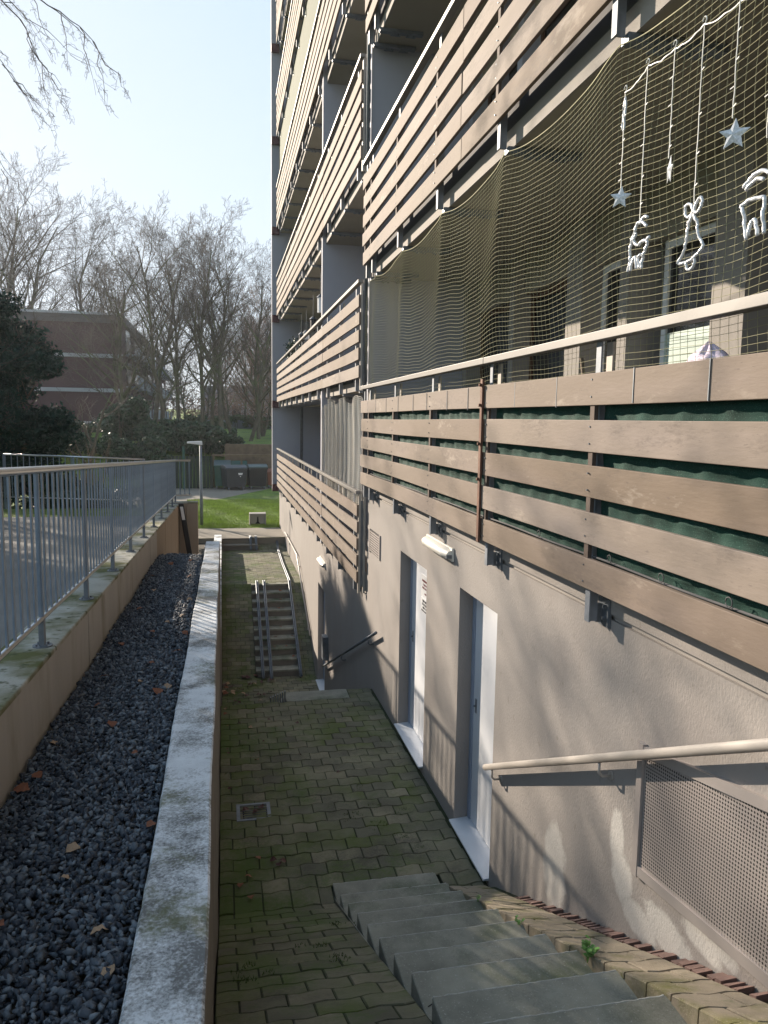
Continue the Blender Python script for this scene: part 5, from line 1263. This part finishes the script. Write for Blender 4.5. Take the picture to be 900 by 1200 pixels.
rs = random.Random(55); bl = [(rs.uniform(-.6, .6), rs.uniform(-6.4, 2.6), rs.uniform(.3, 4.9), rs.uniform(.5, .8), rs.uniform(.5, .9), rs.uniform(.4, .7)) for _ in range(300)]
foliage('foliage', bl, 60000, 0.06, 0.13, M_hedge, hgd, 21, .6, .1)
lines_mesh('stem', [([Vector((0, -6 + i, -.2)), Vector((rs.uniform(-.2, .2), -6 + i + rs.uniform(-.3, .3), 2.2)), Vector((rs.uniform(-.4, .4), -6 + i, 4.4))], [.06, .04, .01]) for i in range(13)], M_bark, hgd, 5)
fw_ = foliage('far_wood', [(x, 118 + 6 * math.sin(x), 1.5 + 1.5 * math.sin(x * .7), 2.6, 3, 3.6) for x in range(-14, 34, 2)], 26000, .10, .45, M_twigred, None, 91, .16, .1)
stuff(fw_, 'hazy brown wood of bare trees closing the horizon', 'wood')
# plant on the far stack balcony
t = empty('potted_plant', 'small leafy plant poking over the rail of the far stack balcony', 'plant', (2.0, 22.3, 0.72))
foliage('foliage', [(0, 0, 1.25, .25, .4, .35), (0, -.5, 1.0, .2, .4, .3)], 500, .03, .06, M_shrub, t, 3, .5, .1)
MB().tube([(0, 0, 0), (0, 0, .3)], [.12, .16], 10).build('pot', M_orange, t); MB().tube([(0, 0, .3), (0, 0, 1.3)], .012, 5).build('stem', M_bark, t)
# grass blades on the near lawn
def blades(n, x0, x1, y0, y1, seed):
    rs = np.random.RandomState(seed); x = rs.uniform(x0, x1, n); y = rs.uniform(y0, y1, n); h = rs.uniform(.03, .08, n) * (1 + .5 * np.sin(x * 3 + y)); a = rs.uniform(0, 6.28, n); w_ = .006
    z = np.full(n, ZUP); l = rs.uniform(-.03, .03, (n, 2))
    V = np.stack([np.stack([x - w_ * np.cos(a), y - w_ * np.sin(a), z], 1), np.stack([x + w_ * np.cos(a), y + w_ * np.sin(a), z], 1), np.stack([x + l[:, 0], y + l[:, 1], z + h], 1)], 1).reshape(-1, 3)
    return V, np.arange(n * 3).reshape(n, 3)
V, F = blades(60000, -1.6, 3.3, 26.5, 36, 1)
o = rawmesh('grass', V, F, M_grassblade); stuff(o, 'short sunlit grass blades covering the lawn between the two paths', 'grass')

# =================================================================== HAZE
hz = MB().box(-300, 300, -80, 320, -9, 22).build('haze', None); hz['kind'] = 'stuff'; hz['label'] = 'thin bright winter haze filling the air'; hz['category'] = 'haze'
hm = bpy.data.materials.new('haze_air'); hm.use_nodes = True; hm.node_tree.nodes.clear()
pv_ = hm.node_tree.nodes.new('ShaderNodeVolumePrincipled'); pv_.inputs['Color'].default_value = (0.86, 0.91, 1.0, 1); pv_.inputs['Density'].default_value = 0.0004; pv_.inputs['Anisotropy'].default_value = 0.45
om = hm.node_tree.nodes.new('ShaderNodeOutputMaterial'); hm.node_tree.links.new(pv_.outputs[0], om.inputs['Volume']); hz.data.materials.append(hm)
